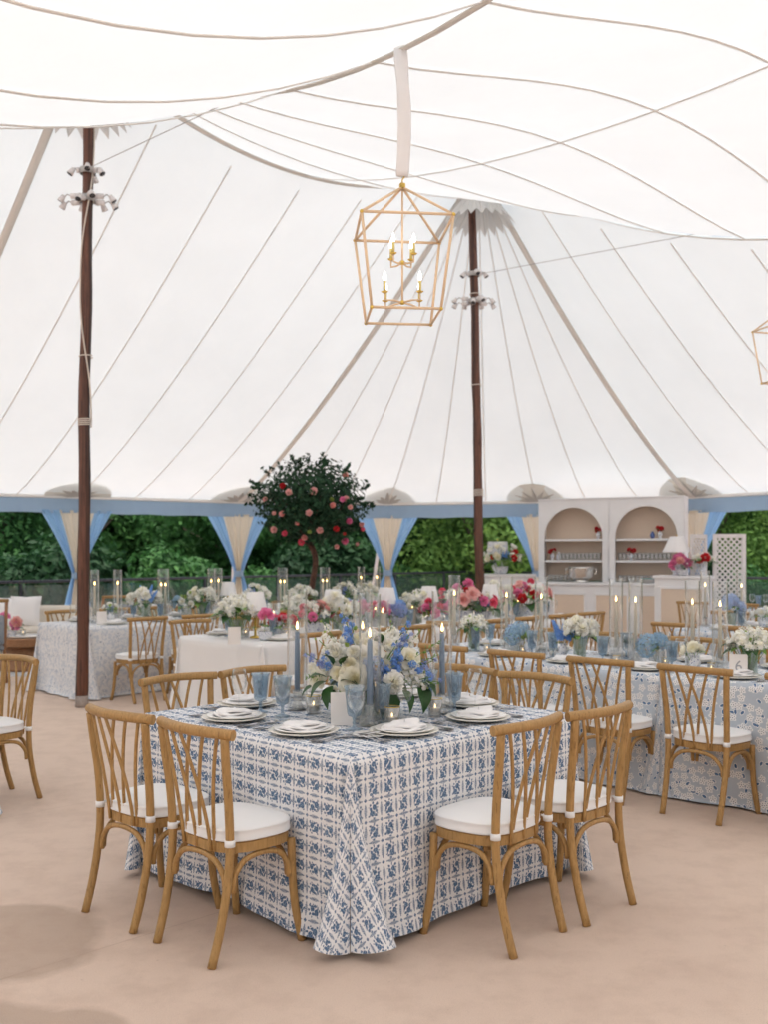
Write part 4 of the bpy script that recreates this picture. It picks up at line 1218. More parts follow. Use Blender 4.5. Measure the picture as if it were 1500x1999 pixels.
# vases
def vase_mesh(kind):
    if kind in MESH: return MESH[kind]
    g = MB()
    if kind == 'jar': g.lathe([(0, .004), (.045, .004), (.047, .03), (.047, .15), (.049, .155), (.044, .154), (.042, .03), (.0, .012)], 20); m = 'vase_glass'
    elif kind == 'crystal': g.lathe([(0, .003), (.035, .003), (.05, .03), (.055, .10), (.057, .105), (.05, .104), (.045, .03), (0, .01)], 24, flute=.05, fl_n=12); m = 'crystal'
    elif kind == 'urn': g.lathe([(0, .0), (.028, .0), (.03, .006), (.018, .02), (.024, .035), (.038, .06), (.036, .08), (.022, .10), (.026, .115), (.023, .115), (.0, .09)], 20); m = 'ceramic'
    elif kind == 'bowl': g.lathe([(0, 0), (.05, 0), (.07, .03), (.08, .09), (.083, .095), (.075, .09), (.06, .03), (0, .015)], 24); m = 'ceramic'
    else: g.lathe([(0, .004), (.058, .004), (.062, .05), (.064, .14), (.06, .14), (.055, .02), (0, .012)], 24); m = 'vase_glass'
    MESH[kind] = g.mesh('vase', m); return MESH[kind]
def vase_h(k): return {'jar': .15, 'crystal': .10, 'urn': .11, 'bowl': .09, 'bucket': .14}[k]
arr_list = []
def arrangement(loc, vase, blooms, R, label, seed=0, up=.6, leaves=6, name='flower_arrangement', spread=.9, vs=1.0, cat='flowers'):
    """blooms: list of (kind, colour, size in metres, how many)"""
    rnd = random.Random(seed); t = thing(name, label, cat, loc, rnd.random() * 6)
    v = put('vase', vase_mesh(vase), t, sc=vs); h = vase_h(vase) * vs
    c = Vector((0, 0, h + R * .25)); k = 0; leaves = int(leaves * 1.8) + 2; tot = sum(b[3] for b in blooms); seq = [b for b in blooms for _ in range(b[3])]; rnd.shuffle(seq)
    for i, (kind, colr, s, _) in enumerate(seq):
        th = math.acos(1 - spread * (i + .5) / tot); a = i * 2.39996 + rnd.uniform(-.3, .3)
        d = Vector((math.sin(th) * math.cos(a), math.sin(th) * math.sin(a), math.cos(th)))
        s = s * rnd.uniform(.68, 1.02) * (.92 if tot > 1 else 1)
        if kind in ('delphinium', 'stock'):
            p = c + d * R * .25; d2 = (d + Vector((0, 0, .9))).normalized(); aim(put(PN[kind], gm(kind, colr), t), p, d2, s, i)
        else:
            p = c + Vector((d.x, d.y, d.z * .85)) * max(.0, (R * rnd.uniform(.82, 1.12) - s * .6)); bloom(t, kind, colr, p, d, s, i)
        st_ = put('stem', MESH['stem'], t); b0 = Vector((rnd.uniform(-.015, .015), rnd.uniform(-.015, .015), .012)); e = p - b0
        st_.rotation_mode = 'QUATERNION'; st_.rotation_quaternion = e.normalized().to_track_quat('Z', 'Y'); st_.location = b0 + e * .333; st_.scale = (.12, .12, e.length * .66)
    for i in range(leaves):
        a = i * 2.4 + rnd.random(); d = Vector((math.cos(a), math.sin(a), rnd.uniform(-.1, .5))); leaf(t, c + d * R * .5 - Vector((0, 0, R * .1)), d, R * rnd.uniform(.45, .85), i % 2 == 0)
    return t

# ------------------------------------------------------------------ tableware prototypes
def simple(name, parts, label='x', cat=None, group=None):
    t = thing(name, label, cat, group=group)
    for nm, g, m in parts: g.obj(nm, m, t)
    return t
def single(name, g, m, cat, sharp=None):
    o = g.obj(name, m, sharp=sharp); tag(o, 'x', cat); return o
charger = single('charger_plate', MB().lathe([(0, .004), (.09, .003), (.10, .004), (.148, .015), (.153, .019), (.149, .021), (.10, .009), (.0, .008)], 40, flute=.012, fl_n=8), 'china', 'plate')
dinner = single('dinner_plate', MB().lathe([(0, .004), (.075, .003), (.085, .004), (.128, .016), (.132, .019), (.128, .021), (.085, .010), (0, .009)], 36), 'china_white', 'plate')
bread = single('bread_plate', MB().lathe([(0, .003), (.05, .003), (.075, .010), (.078, .013), (.074, .014), (.05, .008), (0, .007)], 30), 'china_white', 'plate')
def napkin_mb(seed):
    rnd = random.Random(seed); g = MB()
    for k, (sx, sy, z, rz) in enumerate(((.095, .085, .0, .1), (.09, .075, .007, -.15), (.085, .06, .013, .3))):
        n = 32; ring = []
        for i in range(n):
            a = 2 * PI * i / n; c, s = math.cos(a), math.sin(a); e = .55
            x = abs(c) ** e * math.copysign(sx, c); y = abs(s) ** e * math.copysign(sy, s); j = 1 + rnd.uniform(-.035, .035)
            x, y = x * j, y * j; ring.append((x * math.cos(rz) - y * math.sin(rz), x * math.sin(rz) + y * math.cos(rz)))
        b0 = len(g.v)
        for zz, kk in ((z, 1), (z + .004, 1.0), (z + .008, .93), (z + .010, .5), (z + .010, .05)):
            g.v += [(x * kk, y * kk, zz + .006 * math.sin(x * 40 + k) * math.cos(y * 33 + k * 2) * (1 if zz > z else .5) + .010 * max(0, x / sx) * (k / 2)) for x, y in ring]
        for r_ in range(4):
            for i in range(n): g.f.append((b0 + r_ * n + i, b0 + r_ * n + (i + 1) % n, b0 + (r_ + 1) * n + (i + 1) % n, b0 + (r_ + 1) * n + i))
    return g
napkin = single('folded_napkin', napkin_mb(3), 'napkin', 'napkin')
def bar(g, pts, w_, th): 
    o = len(g.v); k = len(pts)
    for (x, y, z), ww in zip(pts, w_ if isinstance(w_, list) else [w_] * k):
        g.v += [(x - ww, y, z), (x + ww, y, z), (x + ww, y, z + th), (x - ww, y, z + th)]
    for i in range(k - 1):
        for j in range(4): a = o + i * 4 + j; b_ = o + i * 4 + (j + 1) % 4; g.f.append((a, b_, b_ + 4, a + 4))
    g.f += [(o, o + 1, o + 2, o + 3), tuple(o + (k - 1) * 4 + j for j in (3, 2, 1, 0))]
def fork_mb():
    g = MB(); bar(g, [(0, -.10, .004), (0, -.05, .003), (0, .0, .006), (0, .035, .009)], [.009, .006, .003, .004], .003)
    bar(g, [(0, .035, .009), (0, .05, .007), (0, .06, .005)], [.004, .011, .012], .003)
    for x in (-.0095, -.0032, .0032, .0095): bar(g, [(x, .058, .005), (x, .08, .004), (x * .95, .10, .009)], [.0022, .002, .0012], .002)
    return g
def knife_mb():
    g = MB(); bar(g, [(0, -.12, .002), (0, -.06, .001), (0, -.01, .002)], [.009, .008, .006], .006); bar(g, [(0, -.01, .003), (.003, .05, .002), (.003, .10, .002), (-.002, .12, .002)], [.006, .010, .008, .002], .002); return g
def spoon_mb():
    g = MB(); bar(g, [(0, -.10, .004), (0, -.05, .003), (0, .0, .006), (0, .04, .008)], [.009, .006, .003, .004], .003); g.ball((0, .062, .009), (.017, .026, .004), 12, 6); return g
fork = single('fork', fork_mb(), 'steel', 'fork'); knife = single('knife', knife_mb(), 'steel', 'knife'); spoon = single('spoon', spoon_mb(), 'steel', 'spoon')
# goblet of smoky blue fluted glass with ice
gob = thing('water_goblet', 'x', 'goblet')
g = MB(); g.lathe([(0, .001), (.036, .001), (.037, .004), (.012, .012), (.006, .022), (.009, .03), (.006, .04), (.010, .055), (.026, .062), (.031, .075), (.035, .12), (.041, .175), (.046, .192), (.043, .191), (.037, .172), (.031, .12), (.027, .078), (0, .07)], 40, flute=.022, fl_n=20); g.obj('goblet_glass', 'blue_glass', gob)
g = MB(); rnd = random.Random(9)
for i in range(9):
    a = rnd.random() * 6; r = .018 * rnd.random(); g.box((r * math.cos(a), r * math.sin(a), .095 + i * .0095), (.022, .022, .020), m=Matrix.Rotation(rnd.random(), 4, 'X') if 0 else None, rz=rnd.random() * 3, bev=.004)
g.obj('ice', 'ice', gob)
wine = single('wine_glass', MB().lathe([(0, .001), (.034, .001), (.035, .003), (.008, .008), (.0038, .02), (.0035, .085), (.010, .095), (.028, .112), (.037, .135), (.038, .16), (.034, .195), (.030, .212), (.0295, .212), (.0335, .195), (.037, .16), (.036, .136), (.027, .114), (0, .098)], 24), 'glass', 'wine glass')
cylm = MB().lathe([(0, .003), (.049, .003), (.050, .006), (.050, .592), (.0495, .595), (.0465, .594), (.0465, .010), (0, .008)], 32)
cyl = single('hurricane_glass', cylm, 'glass', 'glass cylinder')
cylw = single('wide_hurricane_glass', MB().lathe([(0, .003), (.069, .003), (.070, .006), (.070, .592), (.0695, .595), (.0665, .594), (.0665, .010), (0, .008)], 32), 'glass', 'glass cylinder')
def taper(mat, hgt, lab):
    t = thing('taper_candle', lab, 'candle')
    g = MB(); g.lathe([(0, .0), (.014, .0), (.0135, hgt * .5), (.0115, hgt - .004), (.009, hgt), (0, hgt - .002)], 16); g.obj('wax_stick', mat, t)
    g = MB(); g.tube([(0, 0, hgt - .002), (.001, 0, hgt + .012)], .0013, 5); g.obj('wick', 'wick', t)
    g = MB(); g.lathe([(0, hgt + .008), (.005, hgt + .014), (.0065, hgt + .022), (.004, hgt + .036), (.0, hgt + .052)], 10); g.obj('flame', 'flame', t); return t
tap_w = taper('wax', .33, 'x'); tap_b = taper('wax_blue', .30, 'x')
holder = single('candle_holder', MB().lathe([(0, .001), (.040, .001), (.040, .008), (.024, .018), (.018, .028), (.017, .055), (.021, .068), (.024, .082), (.022, .090), (.0145, .089), (.0145, .080), (0, .079)], 28, flute=.06, fl_n=14), 'crystal', 'candle holder')
vot = thing('votive', 'x', 'votive candle')
g = MB(); g.lathe([(0, .002), (.032, .002), (.033, .01), (.036, .085), (.034, .086), (.031, .012), (0, .008)], 24); g.obj('votive_glass', 'crystal', vot)
g = MB(); g.lathe([(.0345, .084), (.0365, .084), (.0365, .087), (.0345, .087), (.0345, .084)], 24); g.obj('gilt_rim', 'brass', vot)
g = MB(); g.lathe([(0, .009), (.024, .009), (.024, .04), (0, .038)], 16); g.obj('wax', 'wax', vot)
g = MB(); g.lathe([(0, .04), (.004, .046), (.0, .062)], 8); g.obj('flame', 'flame', vot)
smallcyl = thing('small_hurricane', 'x', 'candle')
g = MB(); g.lathe([(0, .003), (.044, .003), (.045, .006), (.045, .23), (.042, .23), (.042, .01), (0, .008)], 26); g.obj('hurricane_glass', 'glass', smallcyl)
g = MB(); g.lathe([(0, .009), (.026, .009), (.026, .13), (0, .128)], 16); g.obj('pillar_wax', 'wax', smallcyl)
g = MB(); g.lathe([(0, .135), (.006, .145), (.0, .175)], 8); g.obj('flame', 'flame', smallcyl)

reg = {}
def lay(proto, p, rz=0, key=None, label=None, sc=None, cat=None):
    o = spawn(proto, p, rz, label, cat, None, sc); reg.setdefault(key, []).append(o); return o
def hurricane(p, key, blue=False, wide=False, twin=False, sc=1.0):
    """clear cylinder over a taper in a crystal holder; all stand on the table"""
    reg.setdefault(key, [])
    lay(cylw if wide else cyl, p, 0, key + '|cyl' + ('w' if wide else ''))
    offs = ((-.028, .01), (.028, -.008)) if twin else ((0, 0),)
    for i, (dx, dy) in enumerate(offs):
        q = p + Vector((dx, dy, .009)); lay(holder, q, 0, key + '|holder', sc=.62 if twin else None)
        hh = .080 * (.62 if twin else 1) + .0
        lay(tap_b if blue else tap_w, q + Vector((0, 0, hh)), 0, key + '|taper')
def setting(T, side, off, key, gb=True, full=True):
    """side: 0 near-left.. uses table axes; off from the middle of that side"""
    if side == 'near': p = T.at(T.La / 2 + off, .175); inw = T.b
    elif side == 'far': p = T.at(T.La / 2 + off, T.Lb - .175); inw = -T.b
    elif side == 'left': p = T.at(.175, T.Lb / 2 + off); inw = T.a
    else: p = T.at(T.La - .175, T.Lb / 2 + off); inw = -T.a
    inw = Vector((inw.x, inw.y, 0)); rt_ = Vector((inw.y, -inw.x, 0)); rz = math.atan2(inw.y, inw.x) - PI / 2
    jit = random.Random(key + side + str(off))
    lay(charger, p, rz + jit.random(), key + '|charger'); lay(dinner, p + Vector((.002, 0, .0085)), rz, key + '|plate'); lay(napkin, p + Vector((0, 0, .024)), rz + jit.uniform(-.25, .25), key + '|napkin')
    if full:
        z = Vector((0, 0, .001))
        lay(fork, p - rt_ * .185 + z, rz + .05, key + '|fork'); lay(fork, p - rt_ * .215 - inw * .008 + z, rz + .02, key + '|fork')
        lay(knife, p + rt_ * .18 + z, rz + .03, key + '|knife'); lay(spoon, p + rt_ * .208 + z, rz - .04, key + '|spoon')
    if gb:
        lay(gob, p + inw * .22 + rt_ * .085, jit.random() * 3, key + '|goblet'); lay(wine, p + inw * .155 + rt_ * .165, 0, key + '|wine')
def final_labels(table_word, key, names):
    for k, fmt in names.items():
        l = reg.get(key + '|' + k)
        if l: ordinals(l, fmt)

# nearest table
for side in ('near', 'far', 'left', 'right'):
    for o_ in (-.25, .25): setting(T1, side, o_, 'T1')
def on1(px, py, z=TZ + .006):
    p = gnd(px, py, z); return p
for px, py in ((580, 1385), (722, 1416), (864, 1393), (708, 1384)):
    hurricane(on1(px, py), 'T1', blue=True)
for px, py in ((766, 1416), (850, 1398), (612, 1392), (668, 1376)): lay(vot, on1(px, py), 0, 'T1|votive')
lay(bread, on1(724, 1437), 0, 'T1|bread'); lay(bread, on1(858, 1372), 0, 'T1|bread'); lay(bread, on1(600, 1378), 0, 'T1|bread')
lay(knife, on1(745, 1436) + Vector((0, 0, .014)), -.9, 'T1|knife')
def card(p, rz, label, number=None, w_=.11, h_=.15):
    t = thing('table_card', label, 'card', p, rz)
    g = MB(); g.box((0, 0, h_ / 2), (w_, .003, h_)); g.obj('card', 'card', t, smooth=False)
    g = MB(); g.box((0, .014, .004), (w_ * .8, .026, .008)); g.obj('card_foot', 'glass', t, smooth=False)
    if number:
        cu = bpy.data.curves.new('number', 'FONT'); cu.body = number; cu.size = h_ * .62; cu.align_x = 'CENTER'; cu.align_y = 'CENTER'; cu.extrude = .0004; cu.materials.append(M['ink'])
        tmp = bpy.data.objects.new('number_tmp', cu); COL.objects.link(tmp); dg = bpy.context.evaluated_depsgraph_get()
        me = bpy.data.meshes.new_from_object(tmp.evaluated_get(dg)); bpy.data.objects.remove(tmp)
        o = put('printed_number', me, t, (0, -.0025, h_ * .5)); o.rotation_euler = (PI / 2, 0, 0); me.materials.clear(); me.materials.append(M['ink'])
    return t
card(on1(669, 1416), .10, 'blank cream card standing before the centrepiece')
final_labels('', 'T1', {'charger': 'cream charger plate on the block-print cloth, #', 'plate': 'white dinner plate on the block-print cloth, #', 'napkin': 'white folded napkin on plate at the block-print table, #',
    'fork': 'silver fork on the block-print cloth, #', 'knife': 'silver knife on the block-print cloth, #', 'spoon': 'silver spoon on the block-print cloth, #',
    'goblet': 'smoky blue iced goblet on the block-print cloth, #', 'wine': 'clear wine glass on the block-print cloth, #', 'cyl': 'tall clear glass cylinder over blue taper candle, #',
    'holder': 'pressed crystal holder under a blue taper candle, #', 'taper': 'lit dusty blue taper candle, #', 'votive': 'lit votive in cut glass on the block-print cloth, #', 'bread': 'small white bread plate on the block-print cloth, #'})

# centrepiece of the nearest table
CY = 4.72
base = gnd(717, 1390, TZ + .006); base.y = CY + .06; base.x = (722 - 750) / F * base.y
ce = thing('flower_centrepiece', 'large white and blue flower centrepiece in the middle of the nearest table', 'flowers', base)
put('vase', vase_mesh('bucket'), ce, sc=1.05)
ctr = Vector((0, 0, .20))
def cp(px, py, dy=0): return at(px, py, CY + dy) - base
def rpx(r, Y=CY): return r / F * Y
BL = [('rose', 'cream', 692, 1327, 24, -.17), ('ranunculus', 'cream', 682, 1299, 16, -.14), ('ranunculus', 'cream', 660, 1315, 15, -.13), ('rose', 'cream', 617, 1324, 17, -.04), ('ranunculus', 'white', 611, 1304, 13, 0),
      ('peony', 'white', 662, 1279, 19, -.05), ('ranunculus', 'white', 690, 1273, 14, -.1), ('rose', 'white', 708, 1280, 18, -.1), ('peony', 'white', 767, 1332, 23, -.17), ('rose', 'cream', 801, 1284, 19, -.06),
      ('ranunculus', 'white', 760, 1260, 15, -.05), ('rose', 'white', 732, 1270, 16, -.08), ('ranunculus', 'cream', 700, 1246, 14, 0), ('bud', 'green', 678, 1260, 10, -.08), ('bud', 'green', 694, 1228, 9, -.02), ('bud', 'green', 741, 1243, 10, 0),
      ('rose', 'cream', 648, 1348, 9, -.12), ('hydrangea', 'pale', 727, 1308, 27, -.12), ('hydrangea', 'pale', 732, 1334, 24, -.13), ('rose', 'white', 780, 1268, 13, .03), ('rose', 'white', 640, 1290, 15, .05), ('ranunculus', 'white', 725, 1238, 14, .06), ('peony', 'white', 745, 1285, 17, .1), ('rose', 'white', 690, 1300, 20, .12)]
for i, (k, c, px, py, r, dy) in enumerate(BL):
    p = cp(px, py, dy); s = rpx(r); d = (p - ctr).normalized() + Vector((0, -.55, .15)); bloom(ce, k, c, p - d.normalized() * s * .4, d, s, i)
def spike(kind, colr, px, py, px2, py2, dy=0, label=None):
    a = cp(px, py, dy); b_ = cp(px2, py2, dy)
    if kind in ('stock', 'delphinium'):
        n_ = max(3, int((b_ - a).length / (.028 if kind == 'stock' else .017)))
        for i_ in range(n_):
            q_ = i_ / (n_ - 1); s_ = lerp(*((.034, .014) if kind == 'stock' else (.020, .011)), q_); p_ = lerp(a, b_, q_) + Vector((math.sin(i_ * 2.4) * .012, 0, math.cos(i_ * 2.4) * .008))
            bloom(ce, 'puff' if q_ < .85 or colr != 'white' else 'bud', 'green' if q_ >= .85 and colr == 'white' else colr, p_, b_ - a, s_ if q_ < .85 or colr != 'white' else .012, i_, name='delphinium_floret' if colr != 'white' else None)
        st_ = put('stem', MESH['stem'], ce); q = Vector((0, 0, .12)); e = b_ - q; aim(st_, q, e, 1); st_.scale = (.13, .13, e.length)
        return
    o = put(PN[kind], gm(kind, colr), ce); aim(o, a, b_ - a, (b_ - a).length, px); o.scale = (min(.14, (b_ - a).length * 1.2),) * 2 + ((b_ - a).length,)
    st_ = put('stem', MESH['stem'], ce); q = Vector((0, 0, .12)); e = b_ - q; aim(st_, q, e, 1); st_.scale = (.13, .13, e.length)
for a in ((682, 1256, 670, 1200, -.06), (686, 1250, 684, 1214, .02), (788, 1252, 798, 1212, 0), (776, 1310, 772, 1262, -.12), (768, 1316, 784, 1280, -.13), (756, 1314, 748, 1290, -.14), (640, 1304, 634, 1276, -.1), (806, 1300, 842, 1322, -.1), (772, 1290, 790, 1262, -.1)):
    spike('delphinium', 'blue', *a[:4], a[4])
for a in ((628, 1300, 597, 1276, -.08), (812, 1298, 846, 1290, 0), (830, 1308, 856, 1330, -.05), (782, 1262, 800, 1240, -.02)): spike('delphinium', 'violet', *a[:4], a[4])
for a in ((650, 1276, 628, 1212, 0), (656, 1270, 640, 1236, -.05), (644, 1284, 622, 1250, -.02), (790, 1262, 822, 1232, 0), (776, 1252, 800, 1226, .02), (812, 1330, 838, 1342, -.06), (806, 1318, 832, 1312, -.06), (762, 1244, 768, 1216, .05)): spike('stock', 'white', *a[:4], a[4])
for (px, py, dx, dz, s, dy) in ((640, 1330, -1, -.5, .10, -.12), (650, 1338, -.5, -1, .10, -.15), (664, 1330, .9, .1, .085, -.15), (636, 1322, -1, .25, .08, -.1), (650, 1298, -.6, 1, .075, -.14), (668, 1300, .3, 1, .06, -.14), (652, 1346, -.2, -1, .07, -.13),
                              (746, 1345, -.1, -1, .12, -.13), (758, 1350, .4, -1, .11, -.12), (786, 1346, .6, -.9, .10, -.1), (818, 1336, .4, -1, .12, -.04), (824, 1330, .9, -.5, .09, -.04), (770, 1300, .6, .5, .08, -.05), (700, 1345, -.6, -.8, .09, -.08), (740, 1262, .1, 1, .07, -.05), (620, 1340, -1, -.2, .08, 0), (690, 1348, .2, -1, .09, -.1)):
    leaf(ce, cp(px, py, dy), (dx, -.4, dz), s * 1.1)
for i in range(26):
    a = i * 2.4; d = Vector((math.cos(a), math.sin(a), -.1 + .7 * (i % 5) / 5)); leaf(ce, ctr + d * .09 + Vector((0, 0, -.02)), d, .13, i % 4 == 0)
for i, (k, c, px, py, r, dy) in enumerate((('rose', 'white', 676, 1322, 15, -.10), ('rose', 'cream', 702, 1300, 15, -.12), ('rose', 'white', 650, 1298, 15, -.04), ('ranunculus', 'cream', 752, 1300, 14, -.10), ('rose', 'white', 790, 1302, 14, -.07), ('rose', 'cream', 818, 1310, 13, -.02), ('ranunculus', 'white', 672, 1248, 13, .04), ('rose', 'cream', 715, 1256, 15, -.02), ('rose', 'white', 752, 1240, 13, .05), ('rose', 'white', 632, 1312, 12, .0))):
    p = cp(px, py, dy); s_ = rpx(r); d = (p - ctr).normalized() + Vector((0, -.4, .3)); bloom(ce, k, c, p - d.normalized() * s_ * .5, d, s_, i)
for i, (px, py, px2, py2) in enumerate(((800, 1290, 862, 1250), (806, 1300, 858, 1278), (640, 1320, 594, 1322), (790, 1306, 812, 1290), (792, 1320, 800, 1300), (812, 1330, 860, 1336))):
    o = put('sprig', MESH['sprig'], ce); a, b_ = cp(px, py, -.06), cp(px2, py2, -.03); aim(o, a, b_ - a, (b_ - a).length, i); o.scale = (.12, .12, (b_ - a).length)
    st_ = put('stem', MESH['stem'], ce); aim(st_, a, b_ - a, 1); st_.scale = (.08, .08, (b_ - a).length)

# lace table
for k in range(8):
    al = .33 + .63 * k
    for side in ('near', 'far'):
        if al < 4.6: setting(T4, side, al - T4.La / 2, 'T4', gb=False, full=k in (2, 3, 4))
for px in (888, 990, 1058, 1204, 1242, 1353, 1407): hurricane(T4.px(px, .56 if px != 1407 else .40), 'T4')
for px, inw in ((930, .36), (958, .74), (1040, .36), (1081, .36), (1178, .30), (1224, .70), (1313, .28), (1140, .8), (1460, .8)): lay(gob, T4.px(px, inw), px, 'T4|goblet')
for px, inw in ((946, .30), (1052, .32), (1200, .34), (1330, .30), (1228, .32), (1090, .74), (1300, .74)): lay(wine, T4.px(px, inw), 0, 'T4|wine')
for px, inw in ((952, .38), (1080, .42), (1205, .30), (1022, .44), (1300, .45), (1390, .33)): lay(vot, T4.px(px, inw), 0, 'T4|votive', sc=.75)
final_labels('', 'T4', {'charger': 'rimmed charger plate on the daisy lace table, #', 'plate': 'white dinner plate on the daisy lace table, #', 'napkin': 'white folded napkin on a plate at the lace table, #',
    'fork': 'silver fork on the daisy lace table, #', 'knife': 'silver knife on the daisy lace table, #', 'spoon': 'silver spoon on the daisy lace table, #',
    'goblet': 'smoky blue goblet on the daisy lace table, #', 'wine': 'clear wine glass on the daisy lace table, #', 'cyl': 'tall clear cylinder over an ivory taper on the lace table, #',
    'holder': 'crystal candle holder on the lace table, #', 'taper': 'lit ivory taper candle on the lace table, #', 'votive': 'lit glass votive on the lace table, #'})
card(T4.px(1443, .16), -.62 + .5, 'cream table card printed with a grey 6', '6')
arrangement(T4.px(926, .40), 'jar', [('puff', 'white', 0.039, 15), ('bud', 'green', .022, 3), ('puff', 'white', 0.034, 6), ('bud', 'green', .022, 3)], .12, 'round bunch of small white blossoms at left of the lace table', 1, leaves=5)
arrangement(T4.px(1010, .45), 'crystal', [('hydrangea', 'aqua', .085, 2), ('hydrangea', 'pale', .08, 1)], .10, 'pale blue hydrangea in cut glass between white tapers', 2, leaves=4)
arrangement(T4.px(1034, .42), 'urn', [('puff', 'green', .028, 8)], .06, 'small light green sprigs beside the pale hydrangea', 3, leaves=6)
arrangement(T4.px(1101, .36), 'urn', [('delphinium', 'blue', .20, 3)], .06, 'blue delphinium spikes in a small blue and white vase', 4, leaves=1)
arrangement(T4.px(1133, .36), 'jar', [('peony', 'white', .085, 5), ('ranunculus', 'white', .05, 3)], .12, 'big white peonies in a clear glass vase', 5, leaves=3)
arrangement(T4.px(1283, .42), 'crystal', [('hydrangea', 'aqua', .09, 3)], .11, 'round bright blue hydrangea in a cut glass bowl', 6, leaves=4)
arrangement(T4.px(1358, .24), 'urn', [('ranunculus', 'cream', .052, 4)], .075, 'cream ranunculus in a blue and white vase near number 6', 7, leaves=2)
arrangement(T4.px(1466, .30), 'jar', [('puff', 'white', 0.044, 17), ('bud', 'green', .022, 3), ('puff', 'white', 0.039, 10), ('bud', 'green', .022, 3)], .14, 'loose white stock in a clear vase behind number 6', 8, leaves=7)
arrangement(T4.px(1235, .72), 'urn', [('rose', 'blush', .03, 2)], .06, 'small vase with green sprigs behind the paired tapers', 9, leaves=6)

# long white table: lamps, candles, colourful flowers
lamp = thing('table_lamp', 'x', 'lamp')
g = MB(); g.lathe([(0, 0), (.045, 0), (.045, .012), (.010, .02), (.008, .24), (0, .24)], 16); g.obj('lamp_stand', 'brass', lamp)
g = MB(); g.lathe([(.098, .225), (.066, .375)], 28, flute=.012, fl_n=28); g.obj('lamp_shade', 'shade', lamp)
for px in (498, 650, 755, 838, 958, 1047): lay(lamp, T2.px(px, .52), 0, 'T2|lamp', sc=1.13)
lay(lamp, T3.px(445, .55), 0, 'T3|lamp')
def addset(T, key, n, start=.35, step=.62, sides=('near', 'far')):
    for k in range(n):
        for side in sides: setting(T, side, start + step * k - T.La / 2, key, gb=True, full=False)
addset(T2, 'T2', 8)
for px, inw in ((534, .62), (607, .62), (733, .66), (748, .3), (790, .66), (806, .62), (885, .66), (908, .62), (1012, .62)): lay(smallcyl, T2.px(px, inw), 0, 'T2|hur', sc=1.35)
for px, inw in ((460, .2), (479, .70), (560, .3)): lay(vot, T2.px(px, inw), 0, 'T2|votive')
final_labels('', 'T2', {'charger': 'cream charger plate on the long white table, #', 'plate': 'white dinner plate on the long white table, #', 'napkin': 'white folded napkin on the long white table, #',
    'goblet': 'smoky blue goblet on the long white table, #', 'wine': 'clear wine glass on the long white table, #', 'hur': 'short lit candle in clear cylinder on the white table, #', 'votive': 'lit votive on the long white table, #',
    'lamp': 'small lamp with white pleated shade on the white table, #'})
card(T2.px(457, .12), .25, 'white card standing at the left end of the white table')
A = arrangement
A(T2.px(462, .62), 'jar', [('puff', 'white', 0.062, 20), ('bud', 'green', .022, 3), ('puff', 'white', 0.052, 13), ('bud', 'green', .022, 3)], .20, 'tall bunch of white stock at left end of the white table', 21, leaves=9, vs=1.1)
A(T2.px(517, .26), 'bowl', [('peony', 'pink', .115, 1)], .13, 'single big pink dahlia near the left end of the white table', 22, leaves=2, spread=.01, vs=.8)
A(T2.px(549, .42), 'bowl', [('peony', 'red', .07, 3), ('rose', 'hot', .05, 2)], .12, 'red dahlias just right of the big pink bloom', 23, leaves=4)
A(T2.px(614, .42), 'bowl', [('peony', 'hot', .055, 4), ('peony', 'pink', .06, 3), ('puff', 'white', .045, 6), ('rose', 'blush', .05, 4)], .19, 'coral and white flowers in a blue bowl, left of the centrepiece', 24, leaves=8, vs=1.3)
A(T2.px(660, .40), 'jar', [('peony', 'white', .09, 6), ('ranunculus', 'cream', .05, 4)], .17, 'creamy white peonies behind the centrepiece, left side', 25, leaves=4, vs=1.1)
A(T2.px(700, .75), 'bowl', [('puff', 'pale', .04, 6), ('peony', 'pink', .06, 4), ('rose', 'blush', .05, 3)], .18, 'coral and violet flowers behind the glass cylinders', 26, leaves=6, vs=1.2)
A(T2.px(738, .45), 'bowl', [('peony', 'pink', .07, 4), ('rose', 'hot', .055, 5)], .17, 'pink and coral flowers seen through the middle cylinder', 27, leaves=6, vs=1.2)
A(T2.px(773, .42), 'crystal', [('hydrangea', 'violet', .10, 3), ('hydrangea', 'blue', .08, 1)], .13, 'deep blue violet hydrangea on the white table', 28, leaves=4, vs=1.2)
A(T2.px(816, .62), 'jar', [('puff', 'white', 0.057, 17), ('bud', 'green', .022, 3), ('ranunculus', 'cream', .05, 5)], .19, 'white stock right of the violet hydrangea', 29, leaves=6, vs=1.1)
A(T2.px(848, .40), 'bowl', [('peony', 'pink', .08, 4), ('peony', 'hot', .06, 3)], .15, 'pink peonies beside the right blue taper', 30, leaves=5)
A(T2.px(905, .48), 'bowl', [('peony', 'hot', .065, 3), ('peony', 'pink', .075, 5), ('puff', 'white', .06, 6), ('peony', 'red', .06, 2), ('rose', 'blush', .07, 5)], .27, 'tall pink, red and white mound left of the right tent pole', 31, leaves=8, vs=1.5)
A(T2.px(945, .40), 'bowl', [('delphinium', 'blue', .14, 4), ('peony', 'white', .08, 4), ('ranunculus', 'white', .05, 4), ('rose', 'hot', .05, 3)], .20, 'white and blue flowers in front of the right tent pole', 32, leaves=6, vs=1.3)
A(T2.px(975, .6), 'jar', [('peony', 'white', .1, 6)], .19, 'white peonies right of the right tent pole', 33, leaves=3, vs=1.2)
A(T2.px(1024, .48), 'bowl', [('peony', 'pink', .08, 6), ('peony', 'red', .07, 2), ('puff', 'white', .06, 7), ('peony', 'hot', .07, 3), ('rose', 'blush', .06, 4)], .28, 'pink, red and white mound at far end of the white table', 34, leaves=9, vs=1.5)
